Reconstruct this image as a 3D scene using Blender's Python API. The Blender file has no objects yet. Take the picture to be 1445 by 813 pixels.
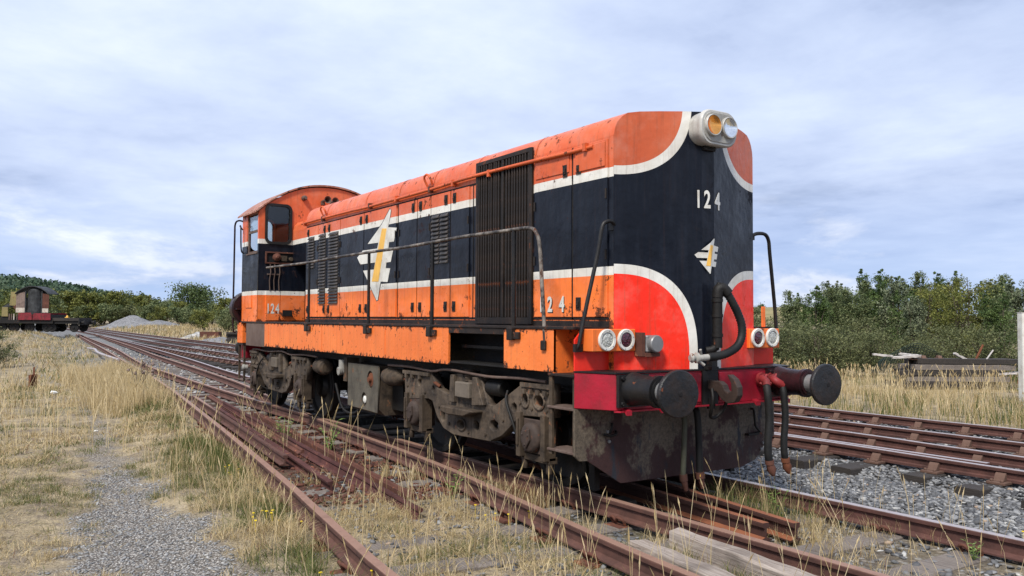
import bpy, bmesh, math, random
import numpy as np
from mathutils import Vector, Matrix, noise as mnoise

random.seed(7)
RNG = np.random.default_rng(11)
scene = bpy.context.scene
col = scene.collection
R = math.radians

# ---------------------------------------------------------------- camera, sky, sun, exposure
cam_d = bpy.data.cameras.new('camera')
cam = bpy.data.objects.new('camera', cam_d)
col.objects.link(cam)
scene.camera = cam
cam_d.sensor_width = 36.0
cam_d.lens = 28.906
cam_d.clip_start = 0.05
cam_d.clip_end = 12000
FWD = Vector((-0.83180048, 0.55375577, 0.03824278))
RGT = Vector((0.55432034, 0.83228694, 0.00523577))
UPV = RGT.cross(FWD).normalized()
CAM = Vector((5.3204, -5.7289, 1.6096))
cam.matrix_world = Matrix((
    (RGT.x, UPV.x, -FWD.x, CAM.x),
    (RGT.y, UPV.y, -FWD.y, CAM.y),
    (RGT.z, UPV.z, -FWD.z, CAM.z),
    (0, 0, 0, 1)))

SUN_EL, SUN_AZ = R(50), R(-58)      # azimuth measured from +x towards +y: sun stands beyond the near side and front
sun_d = bpy.data.lights.new('sun', 'SUN')
sun_d.energy = 3.3
sun_d.angle = R(11)
sun_d.color = (1.0, 0.95, 0.87)
sun = bpy.data.objects.new('sun', sun_d)
col.objects.link(sun)
sdir = Vector((math.cos(SUN_EL) * math.cos(SUN_AZ), math.cos(SUN_EL) * math.sin(SUN_AZ), math.sin(SUN_EL)))
sun.rotation_euler = sdir.to_track_quat('Z', 'Y').to_euler()
sun.location = (0, 0, 30)

scene.view_settings.view_transform = 'Standard'
scene.view_settings.look = 'None'
scene.view_settings.gamma = 1.0
scene.view_settings.exposure = 0.5
scene.view_settings.use_curve_mapping = False
scene.cycles.use_denoising = True
scene.cycles.max_bounces = 6
scene.cycles.diffuse_bounces = 3
scene.cycles.glossy_bounces = 3
scene.cycles.transmission_bounces = 5
scene.cycles.transparent_max_bounces = 8


def S(r, g, b, k=1.0):
    def f(c):
        c = c / 255.0
        return (c / 12.92 if c <= 0.04045 else ((c + 0.055) / 1.055) ** 2.4) * k
    return (f(r), f(g), f(b), 1.0)


class NT:
    """small wrapper for building node trees"""
    def __init__(self, tree):
        self.t = tree
        self.n = tree.nodes
        self.l = tree.links

    def node(self, typ, **kw):
        nd = self.n.new(typ)
        for k, v in kw.items():
            setattr(nd, k, v)
        return nd

    def put(self, sock, v):
        if hasattr(v, 'is_linked') or isinstance(v, bpy.types.NodeSocket):
            self.l.new(v, sock)
        elif v is not None:
            sock.default_value = v

    def math(self, op, a, b=None, c=None, clamp=False):
        nd = self.node('ShaderNodeMath', operation=op, use_clamp=clamp)
        self.put(nd.inputs[0], a)
        if b is not None:
            self.put(nd.inputs[1], b)
        if c is not None:
            self.put(nd.inputs[2], c)
        return nd.outputs[0]

    def mix(self, fac, a, b, blend='MIX'):
        nd = self.node('ShaderNodeMix', data_type='RGBA', blend_type=blend)
        self.put(nd.inputs[0], fac)
        self.put(nd.inputs[6], a)
        self.put(nd.inputs[7], b)
        return nd.outputs[2]

    def noise(self, vec, scale, detail=4.0, rough=0.55, dist=0.0):
        nd = self.node('ShaderNodeTexNoise')
        if vec is not None:
            self.l.new(vec, nd.inputs['Vector'])
        nd.inputs['Scale'].default_value = scale
        nd.inputs['Detail'].default_value = detail
        nd.inputs['Roughness'].default_value = rough
        nd.inputs['Distortion'].default_value = dist
        return nd.outputs['Fac']

    def voronoi(self, vec, scale, feature='F1', out='Distance'):
        nd = self.node('ShaderNodeTexVoronoi', feature=feature)
        if vec is not None:
            self.l.new(vec, nd.inputs['Vector'])
        nd.inputs['Scale'].default_value = scale
        return nd.outputs[out]

    def ramp(self, fac, stops, interp='LINEAR'):
        nd = self.node('ShaderNodeValToRGB')
        cr = nd.color_ramp
        cr.interpolation = interp
        while len(cr.elements) < len(stops):
            cr.elements.new(0.5)
        for e, (p, c) in zip(cr.elements, stops):
            e.position = p
            e.color = c if len(c) == 4 else (*c, 1)
        self.put(nd.inputs[0], fac)
        return nd.outputs[0]

    def rng(self, v, a, b, c=0.0, d=1.0):
        nd = self.node('ShaderNodeMapRange')
        self.put(nd.inputs[0], v)
        nd.inputs[1].default_value = a
        nd.inputs[2].default_value = b
        nd.inputs[3].default_value = c
        nd.inputs[4].default_value = d
        return nd.outputs[0]

    def mapping(self, vec, scale=(1, 1, 1), loc=(0, 0, 0)):
        nd = self.node('ShaderNodeMapping')
        self.l.new(vec, nd.inputs[0])
        nd.inputs['Location'].default_value = loc
        nd.inputs['Scale'].default_value = scale
        return nd.outputs[0]

    def sep(self, vec):
        nd = self.node('ShaderNodeSeparateXYZ')
        self.l.new(vec, nd.inputs[0])
        return nd.outputs

    def comb(self, x, y, z):
        nd = self.node('ShaderNodeCombineXYZ')
        self.put(nd.inputs[0], x)
        self.put(nd.inputs[1], y)
        self.put(nd.inputs[2], z)
        return nd.outputs[0]

    def bump(self, h, strength=0.3, dist=0.01):
        nd = self.node('ShaderNodeBump')
        nd.inputs['Strength'].default_value = strength
        nd.inputs['Distance'].default_value = dist
        self.l.new(h, nd.inputs['Height'])
        return nd.outputs[0]


def make_world():
    w = bpy.data.worlds.new('World')
    scene.world = w
    w.use_nodes = True
    w.node_tree.nodes.clear()
    g = NT(w.node_tree)
    sky = g.node('ShaderNodeTexSky', sky_type='NISHITA')
    sky.sun_disc = False
    sky.sun_elevation = SUN_EL
    sky.sun_rotation = math.pi / 2 - SUN_AZ
    sky.air_density = 1.0
    sky.dust_density = 1.0
    sky.ozone_density = 2.0
    tc = g.node('ShaderNodeTexCoord')
    x, y, z = g.sep(tc.outputs['Generated'])
    zc = g.math('ADD', g.math('MAXIMUM', z, 0.0), 0.10)
    u = g.math('DIVIDE', x, zc)
    v = g.math('DIVIDE', y, zc)
    p = g.comb(u, v, 0.0)
    # high stratocumulus deck
    n1 = g.noise(p, 0.42, 7, 0.56, 0.15)
    n2 = g.noise(g.mapping(p, loc=(7.3, 2.1, 0)), 1.7, 8, 0.6, 0.15)
    n3 = g.noise(g.mapping(p, loc=(-3.1, 5.2, 0)), 0.22, 3, 0.5)
    b = g.math('ADD', g.math('ADD', g.math('MULTIPLY', n1, 0.58), g.math('MULTIPLY', n2, 0.19)), g.math('MULTIPLY', n3, 0.26))
    deck = g.ramp(b, [(0.36, S(134, 149, 183)), (0.45, S(168, 182, 211)), (0.54, S(192, 204, 227)), (0.66, S(224, 231, 244))])
    cover = g.rng(b, 0.36, 0.46, 0.72, 1.0)
    skyc = g.mix(1.0, sky.outputs[0], (0.42, 0.42, 0.42, 1), 'MULTIPLY')
    deck10 = g.mix(1.0, deck, (10.0, 10.0, 10.0, 1), 'MULTIPLY')
    c1 = g.mix(cover, skyc, deck10)
    # low cumulus bank near the horizon, blue gaps between
    q = g.comb(g.math('MULTIPLY', x, 1.0), g.math('MULTIPLY', y, 1.0), g.math('MULTIPLY', z, 2.6))
    m1 = g.noise(q, 5.0, 7, 0.6, 0.2)
    lowband = g.rng(z, 0.02, 0.15, 1.0, 0.0)
    bank = g.rng(g.math('ADD', m1, g.math('MULTIPLY', lowband, 0.12)), 0.56, 0.66, 0.0, 1.0)
    blue = g.mix(1.0, g.ramp(z, [(0.0, S(178, 203, 240)), (0.12, S(150, 178, 228)), (0.3, S(168, 188, 226))]), (7.6, 7.6, 7.6, 1), 'MULTIPLY')
    white = g.mix(1.0, g.ramp(m1, [(0.5, S(196, 208, 232)), (0.68, S(243, 246, 252))]), (8.4, 8.4, 8.4, 1), 'MULTIPLY')
    low = g.mix(bank, blue, white)
    c2 = g.mix(g.math('MULTIPLY', g.math('POWER', lowband, 0.8), 0.85), c1, low)
    bg = g.node('ShaderNodeBackground')
    bg.inputs['Strength'].default_value = 0.1
    g.l.new(c2, bg.inputs['Color'])
    out = g.node('ShaderNodeOutputWorld')
    g.l.new(bg.outputs[0], out.inputs['Surface'])


make_world()


# ---------------------------------------------------------------- materials
MATS = {}


def base_mat(name):
    m = bpy.data.materials.new(name)
    m.use_nodes = True
    m.node_tree.nodes.clear()
    g = NT(m.node_tree)
    bs = g.node('ShaderNodeBsdfPrincipled')
    out = g.node('ShaderNodeOutputMaterial')
    g.l.new(bs.outputs[0], out.inputs['Surface'])
    MATS[name] = m
    return m, g, bs, out


def weathered(name, base, dirt=(0.05, 0.035, 0.025, 1), rust=(0.10, 0.03, 0.012, 1), var=0.25, rust_amt=0.0,
              dirt_amt=0.25, streak=0.2, rough=0.5, metal=0.0, scale=1.0, bump=0.25, spec=0.3):
    m, g, bs, out = base_mat(name)
    tc = g.node('ShaderNodeTexCoord')
    P = tc.outputs['Object']
    n_big = g.noise(P, 1.7 * scale, 5, 0.6)
    n_fine = g.noise(P, 22 * scale, 8, 0.65)
    dark = tuple(c * (1 - var) for c in base[:3]) + (1,)
    lite = tuple(min(1, c * (1 + var * 0.6) + 0.01 * var) for c in base[:3]) + (1,)
    c = g.mix(g.rng(n_big, 0.3, 0.7), dark, lite)
    if streak > 0:
        st = g.noise(g.mapping(P, (9, 9, 0.7)), 2.2 * scale, 5, 0.6)
        c = g.mix(g.math('MULTIPLY', g.rng(st, 0.52, 0.75), streak), c, dirt)
    if dirt_amt > 0:
        dn = g.noise(g.mapping(P, loc=(3, 1, 7)), 5.5 * scale, 7, 0.7)
        c = g.mix(g.math('MULTIPLY', g.rng(dn, 0.45, 0.66), dirt_amt), c, dirt)
    rough_s = rough
    if rust_amt > 0:
        rn = g.math('ADD', g.math('MULTIPLY', g.noise(g.mapping(P, (1, 1, 0.75), (9, 4, 2)), 11 * scale, 8, 0.7), 0.75),
                    g.math('MULTIPLY', n_big, 0.25))
        rf = g.rng(rn, 0.64 - 0.2 * rust_amt, 0.68 - 0.2 * rust_amt)
        rc = g.mix(g.rng(n_fine, 0.35, 0.65), rust, tuple(min(1, x * 2.2) for x in rust[:3]) + (1,))
        c = g.mix(rf, c, rc)
        rough_s = g.math('ADD', g.math('MULTIPLY', rf, 0.9 - rough), rough)
    g.l.new(c, bs.inputs['Base Color'])
    g.put(bs.inputs['Roughness'], rough_s)
    bs.inputs['Metallic'].default_value = metal
    bs.inputs['Specular IOR Level'].default_value = spec
    if bump > 0:
        g.l.new(g.bump(g.math('ADD', n_fine, g.math('MULTIPLY', n_big, 1.5)), bump, 0.012), bs.inputs['Normal'])
    return m


ORU = (0.66, 0.120, 0.030, 1)      # upper orange, slightly sun-bleached
ORL = (0.82, 0.175, 0.032, 1)      # lower orange
NAVY = (0.0045, 0.0062, 0.0115, 1)
WHT = (0.74, 0.73, 0.68, 1)
RED = (0.86, 0.030, 0.014, 1)
RUSTC = (0.055, 0.020, 0.010, 1)


def make_livery(name, dz_lo=0.0, dz_up=0.0, has_nose=True):
    m, g, bs, out = base_mat(name)
    tc = g.node('ShaderNodeTexCoord')
    P = tc.outputs['Object']
    x, y, z = g.sep(P)
    ay = g.math('ABSOLUTE', y)
    zz = g.rng(z, 1.0, 5.0)
    orl_v = g.mix(g.rng(g.noise(P, 2.0, 4), 0.3, 0.7), (0.72, 0.145, 0.028, 1), (0.88, 0.20, 0.04, 1))
    oru_v = g.mix(g.rng(g.noise(P, 1.6, 5), 0.3, 0.7), (0.54, 0.092, 0.030, 1), (0.68, 0.155, 0.060, 1))
    wht_v = g.mix(g.rng(g.noise(P, 3.1, 5), 0.35, 0.7), (0.60, 0.57, 0.50, 1), WHT)
    nav_v = g.mix(g.rng(g.noise(g.mapping(P, (6, 6, 1.1)), 1.6, 6, 0.6), 0.45, 0.75), NAVY, (0.011, 0.014, 0.022, 1))

    def gt(v, t):
        return g.math('GREATER_THAN', v, t)
    side = g.mix(gt(z, 2.012 + dz_lo), orl_v, wht_v)
    side = g.mix(gt(z, 2.090 + dz_lo), side, nav_v)
    side = g.mix(gt(z, 2.896 + dz_up), side, wht_v)
    side = g.mix(gt(z, 2.982 + dz_up), side, oru_v)
    # nose: rounded corner patches edged in white
    def supel(cy, cz, a, b, n, up):
        dy = g.math('MAXIMUM', g.math('DIVIDE', g.math('SUBTRACT', cy, ay), a), 0.0)
        dz = g.math('MAXIMUM', g.math('DIVIDE', g.math('SUBTRACT', z, cz) if up else g.math('SUBTRACT', cz, z), b), 0.0)
        return g.math('ADD', g.math('POWER', dy, n), g.math('POWER', dz, n))
    d1 = supel(0.914, 1.27, 0.75, 0.80, 2.5, True)
    d2 = supel(0.95, 3.62, 0.73, 0.67, 2.3, False)
    red_v = g.mix(g.rng(g.noise(P, 2.5, 4), 0.3, 0.7), (0.80, 0.022, 0.010, 1), (0.92, 0.040, 0.018, 1))
    nose = g.mix(g.math('LESS_THAN', d1, 1.13), nav_v, wht_v)
    nose = g.mix(g.math('LESS_THAN', d1, 0.86), nose, red_v)
    nose = g.mix(g.math('LESS_THAN', d2, 1.13), nose, wht_v)
    nose = g.mix(g.math('LESS_THAN', d2, 0.86), nose, g.mix(1.0, oru_v, (0.84, 0.86, 0.95, 1), 'MULTIPLY'))  # upper orange on the nose darkened: shading by facing painted into the colour
    c = g.mix(gt(x, -0.2615), side, nose)
    # pale paints show dirt and chalking; the navy only shows faint scuffs
    lum = g.node('ShaderNodeRGBToBW')
    g.l.new(c, lum.inputs[0])
    pale = g.rng(lum.outputs[0], 0.02, 0.10)
    # soot on the roof top, streaks, rust chips
    st = g.noise(g.mapping(P, (9, 9, 0.6)), 2.0, 6, 0.65)
    c = g.mix(g.math('MULTIPLY', g.math('MULTIPLY', g.rng(st, 0.52, 0.80), g.math('ADD', g.math('MULTIPLY', pale, 0.40), 0.06)), 1.0), c, (0.11, 0.055, 0.03, 1))
    drip = g.noise(g.mapping(P, (26, 26, 0.5), (2, 5, 1)), 1.6, 5, 0.6)
    c = g.mix(g.math('MULTIPLY', g.math('MULTIPLY', g.rng(drip, 0.58, 0.74), g.math('ADD', g.math('MULTIPLY', pale, 0.38), 0.05)), 1.0), c, (0.16, 0.07, 0.035, 1))
    fade = g.noise(g.mapping(P, loc=(1, 7, 3)), 3.4, 7, 0.7)
    c = g.mix(g.math('MULTIPLY', g.math('MULTIPLY', g.rng(fade, 0.48, 0.75), pale), 0.20), c, (0.62, 0.42, 0.33, 1))
    big = g.noise(P, 1.2, 4, 0.6)
    rn = g.math('ADD', g.math('MULTIPLY', g.noise(g.mapping(P, (1, 1, 0.8), (4, 4, 2)), 9, 9, 0.72), 0.72), g.math('MULTIPLY', big, 0.28))
    notnose = g.math('SUBTRACT', 1.0, gt(x, -0.2615))
    lowrust = g.math('MULTIPLY', g.rng(z, 1.56, 1.85, 0.085, 0.0), notnose)
    toprust = g.math('MULTIPLY', g.math('MULTIPLY', g.rng(z, 3.3, 3.52, 0.0, 0.05), g.rng(z, 3.56, 3.6, 1.0, 0.6)), notnose)
    rf = g.rng(g.math('ADD', rn, g.math('ADD', lowrust, toprust)), 0.592, 0.62)
    rc = g.mix(g.noise(P, 40, 5), (0.030, 0.013, 0.009, 1), (0.13, 0.042, 0.018, 1))
    sel = g.math('MULTIPLY', rf, g.math('ADD', g.math('MULTIPLY', notnose, 0.9), 0.06))
    sel = g.math('MULTIPLY', sel, g.math('ADD', g.math('MULTIPLY', pale, 0.75), 0.25))
    c = g.mix(sel, c, rc)
    g.l.new(c, bs.inputs['Base Color'])
    g.put(bs.inputs['Roughness'], g.math('ADD', g.math('MULTIPLY', rf, 0.4), g.rng(g.noise(P, 2.3, 6, 0.6), 0.3, 0.7, 0.22, 0.46)))
    bs.inputs['Specular IOR Level'].default_value = 0.20
    h = g.math('ADD', g.math('MULTIPLY', g.noise(P, 2.4, 3), 4.0), g.math('MULTIPLY', g.noise(P, 30, 5), 0.25))
    g.l.new(g.bump(h, 0.40, 0.014), bs.inputs['Normal'])
    return m


LIVERY = make_livery('livery')
LIVERY_CAB = make_livery('cab_livery', 0.02, 0.072)
M_ORANGE = weathered('orange_paint', ORL, dirt=(0.16, 0.07, 0.035, 1), rust=RUSTC, var=0.14, rust_amt=0.42, dirt_amt=0.25, streak=0.38, rough=0.45)


def make_sill():
    m, g, bs, out = base_mat('sill_paint')
    P = g.node('ShaderNodeTexCoord').outputs['Object']
    x, y, z = g.sep(P)
    big = g.noise(P, 1.1, 5, .6)
    c = g.mix(g.rng(big, .3, .7), (0.70, 0.15, 0.030, 1), (0.86, 0.22, 0.05, 1))
    st = g.noise(g.mapping(P, (14, 14, .35)), 1.5, 6, .65)
    c = g.mix(g.math('MULTIPLY', g.rng(st, .50, .78), .45), c, (0.26, 0.10, 0.04, 1))
    dr = g.noise(g.mapping(P, (40, 40, .5), (3, 0, 0)), 1.2, 4, .6)
    c = g.mix(g.math('MULTIPLY', g.math('MULTIPLY', g.rng(dr, .58, .70), g.rng(z, 1.15, 1.52, .15, 1.0)), .55), c, (0.10, 0.035, 0.018, 1))
    edge = g.math('MAXIMUM', g.rng(z, 1.47, 1.525), g.rng(z, 1.175, 1.115))
    rn = g.math('ADD', g.noise(g.mapping(P, (1, 1, .7)), 13, 8, .7), g.math('MULTIPLY', edge, .12))
    rf = g.rng(rn, .60, .628)
    c = g.mix(rf, c, g.mix(g.noise(P, 50, 4), (0.018, 0.010, 0.008, 1), (0.10, 0.035, 0.016, 1)))
    g.l.new(c, bs.inputs['Base Color'])
    g.put(bs.inputs['Roughness'], g.math('ADD', g.math('MULTIPLY', rf, .4), .42))
    bs.inputs['Specular IOR Level'].default_value = .35
    g.l.new(g.bump(g.math('ADD', g.math('MULTIPLY', g.noise(g.mapping(P, (1, 1, .4)), 3.5, 3), 3.0), g.noise(P, 30, 5)), .3, .012), bs.inputs['Normal'])
    return m


M_SILL = make_sill()
M_ORANGE_UP = weathered('orange_roof_paint', (0.62, 0.11, 0.03, 1), rust=RUSTC, var=0.2, rust_amt=0.35, dirt_amt=0.3, streak=0.3, rough=0.45)
M_RED = weathered('red_paint', RED, dirt=(0.25, 0.03, 0.02, 1), var=0.10, rust_amt=0.05, dirt_amt=0.25, streak=0.15, rough=0.35, bump=0.15)
M_CRIMSON = weathered('crimson_paint', (0.33, 0.010, 0.026, 1), dirt=(0.10, 0.02, 0.02, 1), var=0.2, rust_amt=0.08, dirt_amt=0.4, streak=0.35, rough=0.4)
M_WHITE = weathered('white_paint', (0.66, 0.65, 0.60, 1), dirt=(0.28, 0.23, 0.17, 1), rust=(0.10, 0.05, 0.03, 1), var=0.10, rust_amt=0.10, dirt_amt=0.45, streak=0.25, rough=0.45, bump=0.05)
M_YELLOW = weathered('yellow_paint', (0.80, 0.46, 0.09, 1), var=0.1, dirt_amt=0.15, streak=0.1, rough=0.45, bump=0.05)
M_NAVY = weathered('navy_paint', NAVY, dirt=(0.03, 0.022, 0.018, 1), var=0.3, rust_amt=0.1, dirt_amt=0.3, streak=0.3, rough=0.4)
M_BLACK = weathered('black_paint', (0.007, 0.007, 0.008, 1), dirt=(0.03, 0.023, 0.017, 1), var=0.3, rust_amt=0.12, dirt_amt=0.4, streak=0.3, rough=0.45)
M_GRILLE = weathered('grille_steel', (0.011, 0.008, 0.007, 1), dirt=(0.045, 0.027, 0.018, 1), var=0.4, rust_amt=0.3, dirt_amt=0.5, streak=0.4, rough=0.6)
M_BOGIE = weathered('grimy_cast_steel', (0.074, 0.052, 0.034, 1), dirt=(0.012, 0.009, 0.007, 1), rust=(0.10, 0.045, 0.022, 1), var=0.45, rust_amt=0.22, dirt_amt=0.85, streak=0.65, rough=0.8, bump=0.5)
M_FRAME = weathered('frame_casting', (0.098, 0.072, 0.050, 1), dirt=(0.012, 0.009, 0.008, 1), rust=(0.11, 0.05, 0.026, 1), var=0.55, rust_amt=0.25, dirt_amt=1.0, streak=0.8, rough=0.7, bump=0.7)
M_DARKIRON = weathered('dark_oily_iron', (0.006, 0.0055, 0.005, 1), dirt=(0.016, 0.012, 0.009, 1), var=0.4, rust_amt=0.15, dirt_amt=0.5, streak=0.2, rough=0.6, bump=0.4)


def make_plough():
    m, g, bs, out = base_mat('scuffed_plough_paint')
    P = g.node('ShaderNodeTexCoord').outputs['Object']
    x, y, z = g.sep(P)
    a = g.noise(g.mapping(P, (1, 1, .8), (3, 2, 1)), 2.2, 8, 0.68)
    b = g.noise(g.mapping(P, (1, 1.6, .45), (8, 1, 4)), 3.0, 8, 0.68)
    f = g.noise(P, 38, 6, 0.7)
    grit = g.mix(g.rng(f, .3, .7), (0.045, 0.036, 0.026, 1), (0.155, 0.122, 0.088, 1))
    mar = g.mix(f, (0.022, 0.010, 0.010, 1), (0.055, 0.024, 0.022, 1))
    nav = g.mix(f, (0.008, 0.010, 0.016, 1), (0.03, 0.033, 0.042, 1))
    c = g.mix(g.rng(g.math('SUBTRACT', a, g.rng(z, .12, .75, -.10, .07)), .475, .53), grit, mar)
    c = g.mix(g.rng(b, .57, .63), c, nav)
    c = g.mix(g.rng(g.noise(g.mapping(P, loc=(5, 6, 1)), 8, 7, .7), .70, .73), c, (0.22, 0.085, 0.025, 1))
    g.l.new(c, bs.inputs['Base Color'])
    g.put(bs.inputs['Roughness'], g.rng(a, .4, .6, .5, .75))
    bs.inputs['Specular IOR Level'].default_value = .35
    g.l.new(g.bump(g.math('ADD', f, g.math('MULTIPLY', a, 2.0)), .5, .01), bs.inputs['Normal'])
    return m


M_PLOUGH = make_plough()
M_BUFFER = weathered('buffer_face_grease', (0.013, 0.0135, 0.015, 1), dirt=(0.045, 0.028, 0.020, 1), var=0.4, rust_amt=0.15, dirt_amt=0.5, streak=0.0, rough=0.42, bump=0.6)
M_RUBBER = weathered('black_rubber', (0.007, 0.0075, 0.008, 1), dirt=(0.03, 0.027, 0.022, 1), var=0.3, dirt_amt=0.4, streak=0.0, rough=0.6, bump=0.3)
M_CAST = weathered('grey_casting', (0.33, 0.32, 0.29, 1), dirt=(0.05, 0.035, 0.025, 1), rust=(0.07, 0.03, 0.015, 1), var=0.25, rust_amt=0.30, dirt_amt=0.5, streak=0.3, rough=0.45)
M_SILVER = weathered('grey_housing_paint', (0.46, 0.45, 0.42, 1), dirt=(0.10, 0.07, 0.045, 1), rust=(0.06, 0.03, 0.018, 1), var=0.15, rust_amt=0.12, dirt_amt=0.35, streak=0.4, rough=0.35)
M_SOCKET = weathered('socket_alloy', (0.24, 0.24, 0.24, 1), dirt=(0.08, 0.06, 0.05, 1), var=0.3, rust_amt=0.1, dirt_amt=0.4, streak=0.0, rough=0.45, metal=0.4)
M_RUSTPANEL = weathered('bare_rusty_panel', (0.10, 0.065, 0.052, 1), dirt=(0.17, 0.13, 0.11, 1), var=0.3, rust_amt=0.1, dirt_amt=0.4, streak=0.6, rough=0.8)
M_RUST = weathered('deep_rust', (0.105, 0.040, 0.026, 1), dirt=(0.045, 0.02, 0.016, 1), rust=(0.16, 0.06, 0.03, 1), var=0.35, rust_amt=0.3, dirt_amt=0.5, streak=0.1, rough=0.85, bump=0.5)
M_RUST2 = weathered('orange_rust', (0.15, 0.050, 0.022, 1), dirt=(0.06, 0.022, 0.014, 1), var=0.35, rust_amt=0.0, dirt_amt=0.5, streak=0.1, rough=0.85, bump=0.5)
M_BRASSTAG = weathered('hose_coupling_rust', (0.10, 0.040, 0.026, 1), dirt=(0.05, 0.025, 0.018, 1), var=0.4, rust_amt=0.2, dirt_amt=0.5, streak=0, rough=0.7)
M_REDIRON = weathered('red_pipe_paint', (0.24, 0.022, 0.024, 1), dirt=(0.06, 0.02, 0.018, 1), var=0.3, rust_amt=0.25, dirt_amt=0.6, streak=0, rough=0.55)


def make_rail_mat(name, body, top, top_rough, top_metal):
    m, g, bs, out = base_mat(name)
    tc = g.node('ShaderNodeTexCoord')
    P = tc.outputs['Object']
    x, y, z = g.sep(P)
    n = g.noise(P, 6, 7, 0.7)
    n2 = g.noise(P, 45, 5, 0.6)
    d = tuple(c * 0.5 for c in body[:3]) + (1,)
    l = tuple(c * 1.5 for c in body[:3]) + (1,)
    c = g.mix(g.rng(n, 0.3, 0.7), d, l)
    c = g.mix(g.math('MULTIPLY', n2, 0.4), c, body)
    t = g.rng(z, -0.006, -0.001)
    tf = g.math('MULTIPLY', t, g.rng(n, 0.25, 0.5, 0.55, 1.0))
    c = g.mix(tf, c, top)
    g.l.new(c, bs.inputs['Base Color'])
    g.put(bs.inputs['Roughness'], g.math('SUBTRACT', 0.85, g.math('MULTIPLY', tf, 0.85 - top_rough)))
    g.put(bs.inputs['Metallic'], g.math('MULTIPLY', tf, top_metal))
    g.l.new(g.bump(g.math('ADD', n, n2), 0.4, 0.006), bs.inputs['Normal'])
    return m


M_RAIL_RUSTY = make_rail_mat('rail_rusty', (0.085, 0.036, 0.026, 1), (0.25, 0.145, 0.105, 1), 0.6, 0.0)
M_RAIL_WORN = make_rail_mat('rail_worn', (0.080, 0.033, 0.026, 1), (0.42, 0.37, 0.37, 1), 0.4, 0.35)


def make_rust_top():
    m, g, bs, out = base_mat('rust_orange_topped')
    P = g.node('ShaderNodeTexCoord').outputs['Object']
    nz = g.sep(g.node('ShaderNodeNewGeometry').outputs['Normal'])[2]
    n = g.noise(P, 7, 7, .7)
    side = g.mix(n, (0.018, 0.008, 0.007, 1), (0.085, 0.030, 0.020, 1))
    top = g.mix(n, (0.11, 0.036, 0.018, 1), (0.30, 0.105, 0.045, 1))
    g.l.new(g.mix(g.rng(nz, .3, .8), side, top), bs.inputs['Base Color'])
    bs.inputs['Roughness'].default_value = .9
    g.l.new(g.bump(g.noise(P, 50, 6, .7), .5, .006), bs.inputs['Normal'])
    return m


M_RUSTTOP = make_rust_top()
M_CHAIR = weathered('chair_iron', (0.115, 0.066, 0.048, 1), dirt=(0.05, 0.028, 0.022, 1), var=0.3, rust_amt=0.1, dirt_amt=0.5, streak=0, rough=0.85, bump=0.4)


def make_wood(name, a, b, crack):
    m, g, bs, out = base_mat(name)
    tc = g.node('ShaderNodeTexCoord')
    P = tc.outputs['Object']
    gr = g.noise(g.mapping(P, (1.2, 22, 22)), 2.5, 6, 0.65, 0.3)
    big = g.noise(P, 2.2, 4)
    c = g.mix(g.rng(gr, 0.32, 0.68), a, b)
    c = g.mix(g.math('MULTIPLY', g.rng(big, 0.5, 0.75), 0.6), c, crack)
    c = g.mix(g.rng(gr, 0.36, 0.28), c, crack)
    g.l.new(c, bs.inputs['Base Color'])
    bs.inputs['Roughness'].default_value = 0.9
    g.l.new(g.bump(gr, 0.7, 0.012), bs.inputs['Normal'])
    return m


M_TIMBER = make_wood('weathered_timber', (0.20, 0.155, 0.125, 1), (0.40, 0.345, 0.30, 1), (0.055, 0.042, 0.034, 1))
M_SLEEPER = make_wood('grey_sleeper', (0.10, 0.080, 0.068, 1), (0.22, 0.19, 0.165, 1), (0.035, 0.028, 0.024, 1))
M_TARSLEEPER = make_wood('tarred_sleeper', (0.012, 0.010, 0.009, 1), (0.052, 0.042, 0.036, 1), (0.008, 0.007, 0.007, 1))
M_CRANEWOOD = make_wood('crane_boarding', (0.12, 0.085, 0.07, 1), (0.26, 0.19, 0.16, 1), (0.05, 0.03, 0.028, 1))

m, g, bs, out = base_mat('window_glass')
bs.inputs['Base Color'].default_value = (0.72, 0.78, 0.78, 1)
bs.inputs['Roughness'].default_value = 0.06
bs.inputs['Transmission Weight'].default_value = 1.0
bs.inputs['IOR'].default_value = 1.45
bs.inputs['Specular IOR Level'].default_value = 0.9
M_GLASS = m
m, g, bs, out = base_mat('lamp_lens_clear')
tc = g.node('ShaderNodeTexCoord')
vv = g.voronoi(tc.outputs['Object'], 60)
g.l.new(g.mix(g.rng(vv, 0.1, 0.6), (0.62, 0.63, 0.58, 1), (0.30, 0.30, 0.27, 1)), bs.inputs['Base Color'])
bs.inputs['Roughness'].default_value = 0.12
bs.inputs['Coat Weight'].default_value = 0.6
g.l.new(g.bump(vv, 0.5, 0.01), bs.inputs['Normal'])
M_LENS = m
m, g, bs, out = base_mat('lamp_lens_red')
tc = g.node('ShaderNodeTexCoord')
vv = g.voronoi(tc.outputs['Object'], 60)
g.l.new(g.mix(g.rng(vv, 0.1, 0.6), (0.11, 0.004, 0.022, 1), (0.035, 0.003, 0.010, 1)), bs.inputs['Base Color'])
bs.inputs['Roughness'].default_value = 0.12
bs.inputs['Coat Weight'].default_value = 0.6
g.l.new(g.bump(vv, 0.5, 0.01), bs.inputs['Normal'])
M_REDLENS = m
m, g, bs, out = base_mat('reflector_chrome')
bs.inputs['Base Color'].default_value = (0.86, 0.86, 0.84, 1)
bs.inputs['Metallic'].default_value = 1.0
bs.inputs['Roughness'].default_value = 0.14
M_CHROME = m
m, g, bs, out = base_mat('reflector_amber')
bs.inputs['Base Color'].default_value = (0.98, 0.42, 0.10, 1)
bs.inputs['Metallic'].default_value = 1.0
bs.inputs['Roughness'].default_value = 0.16
M_AMBER = m
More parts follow.
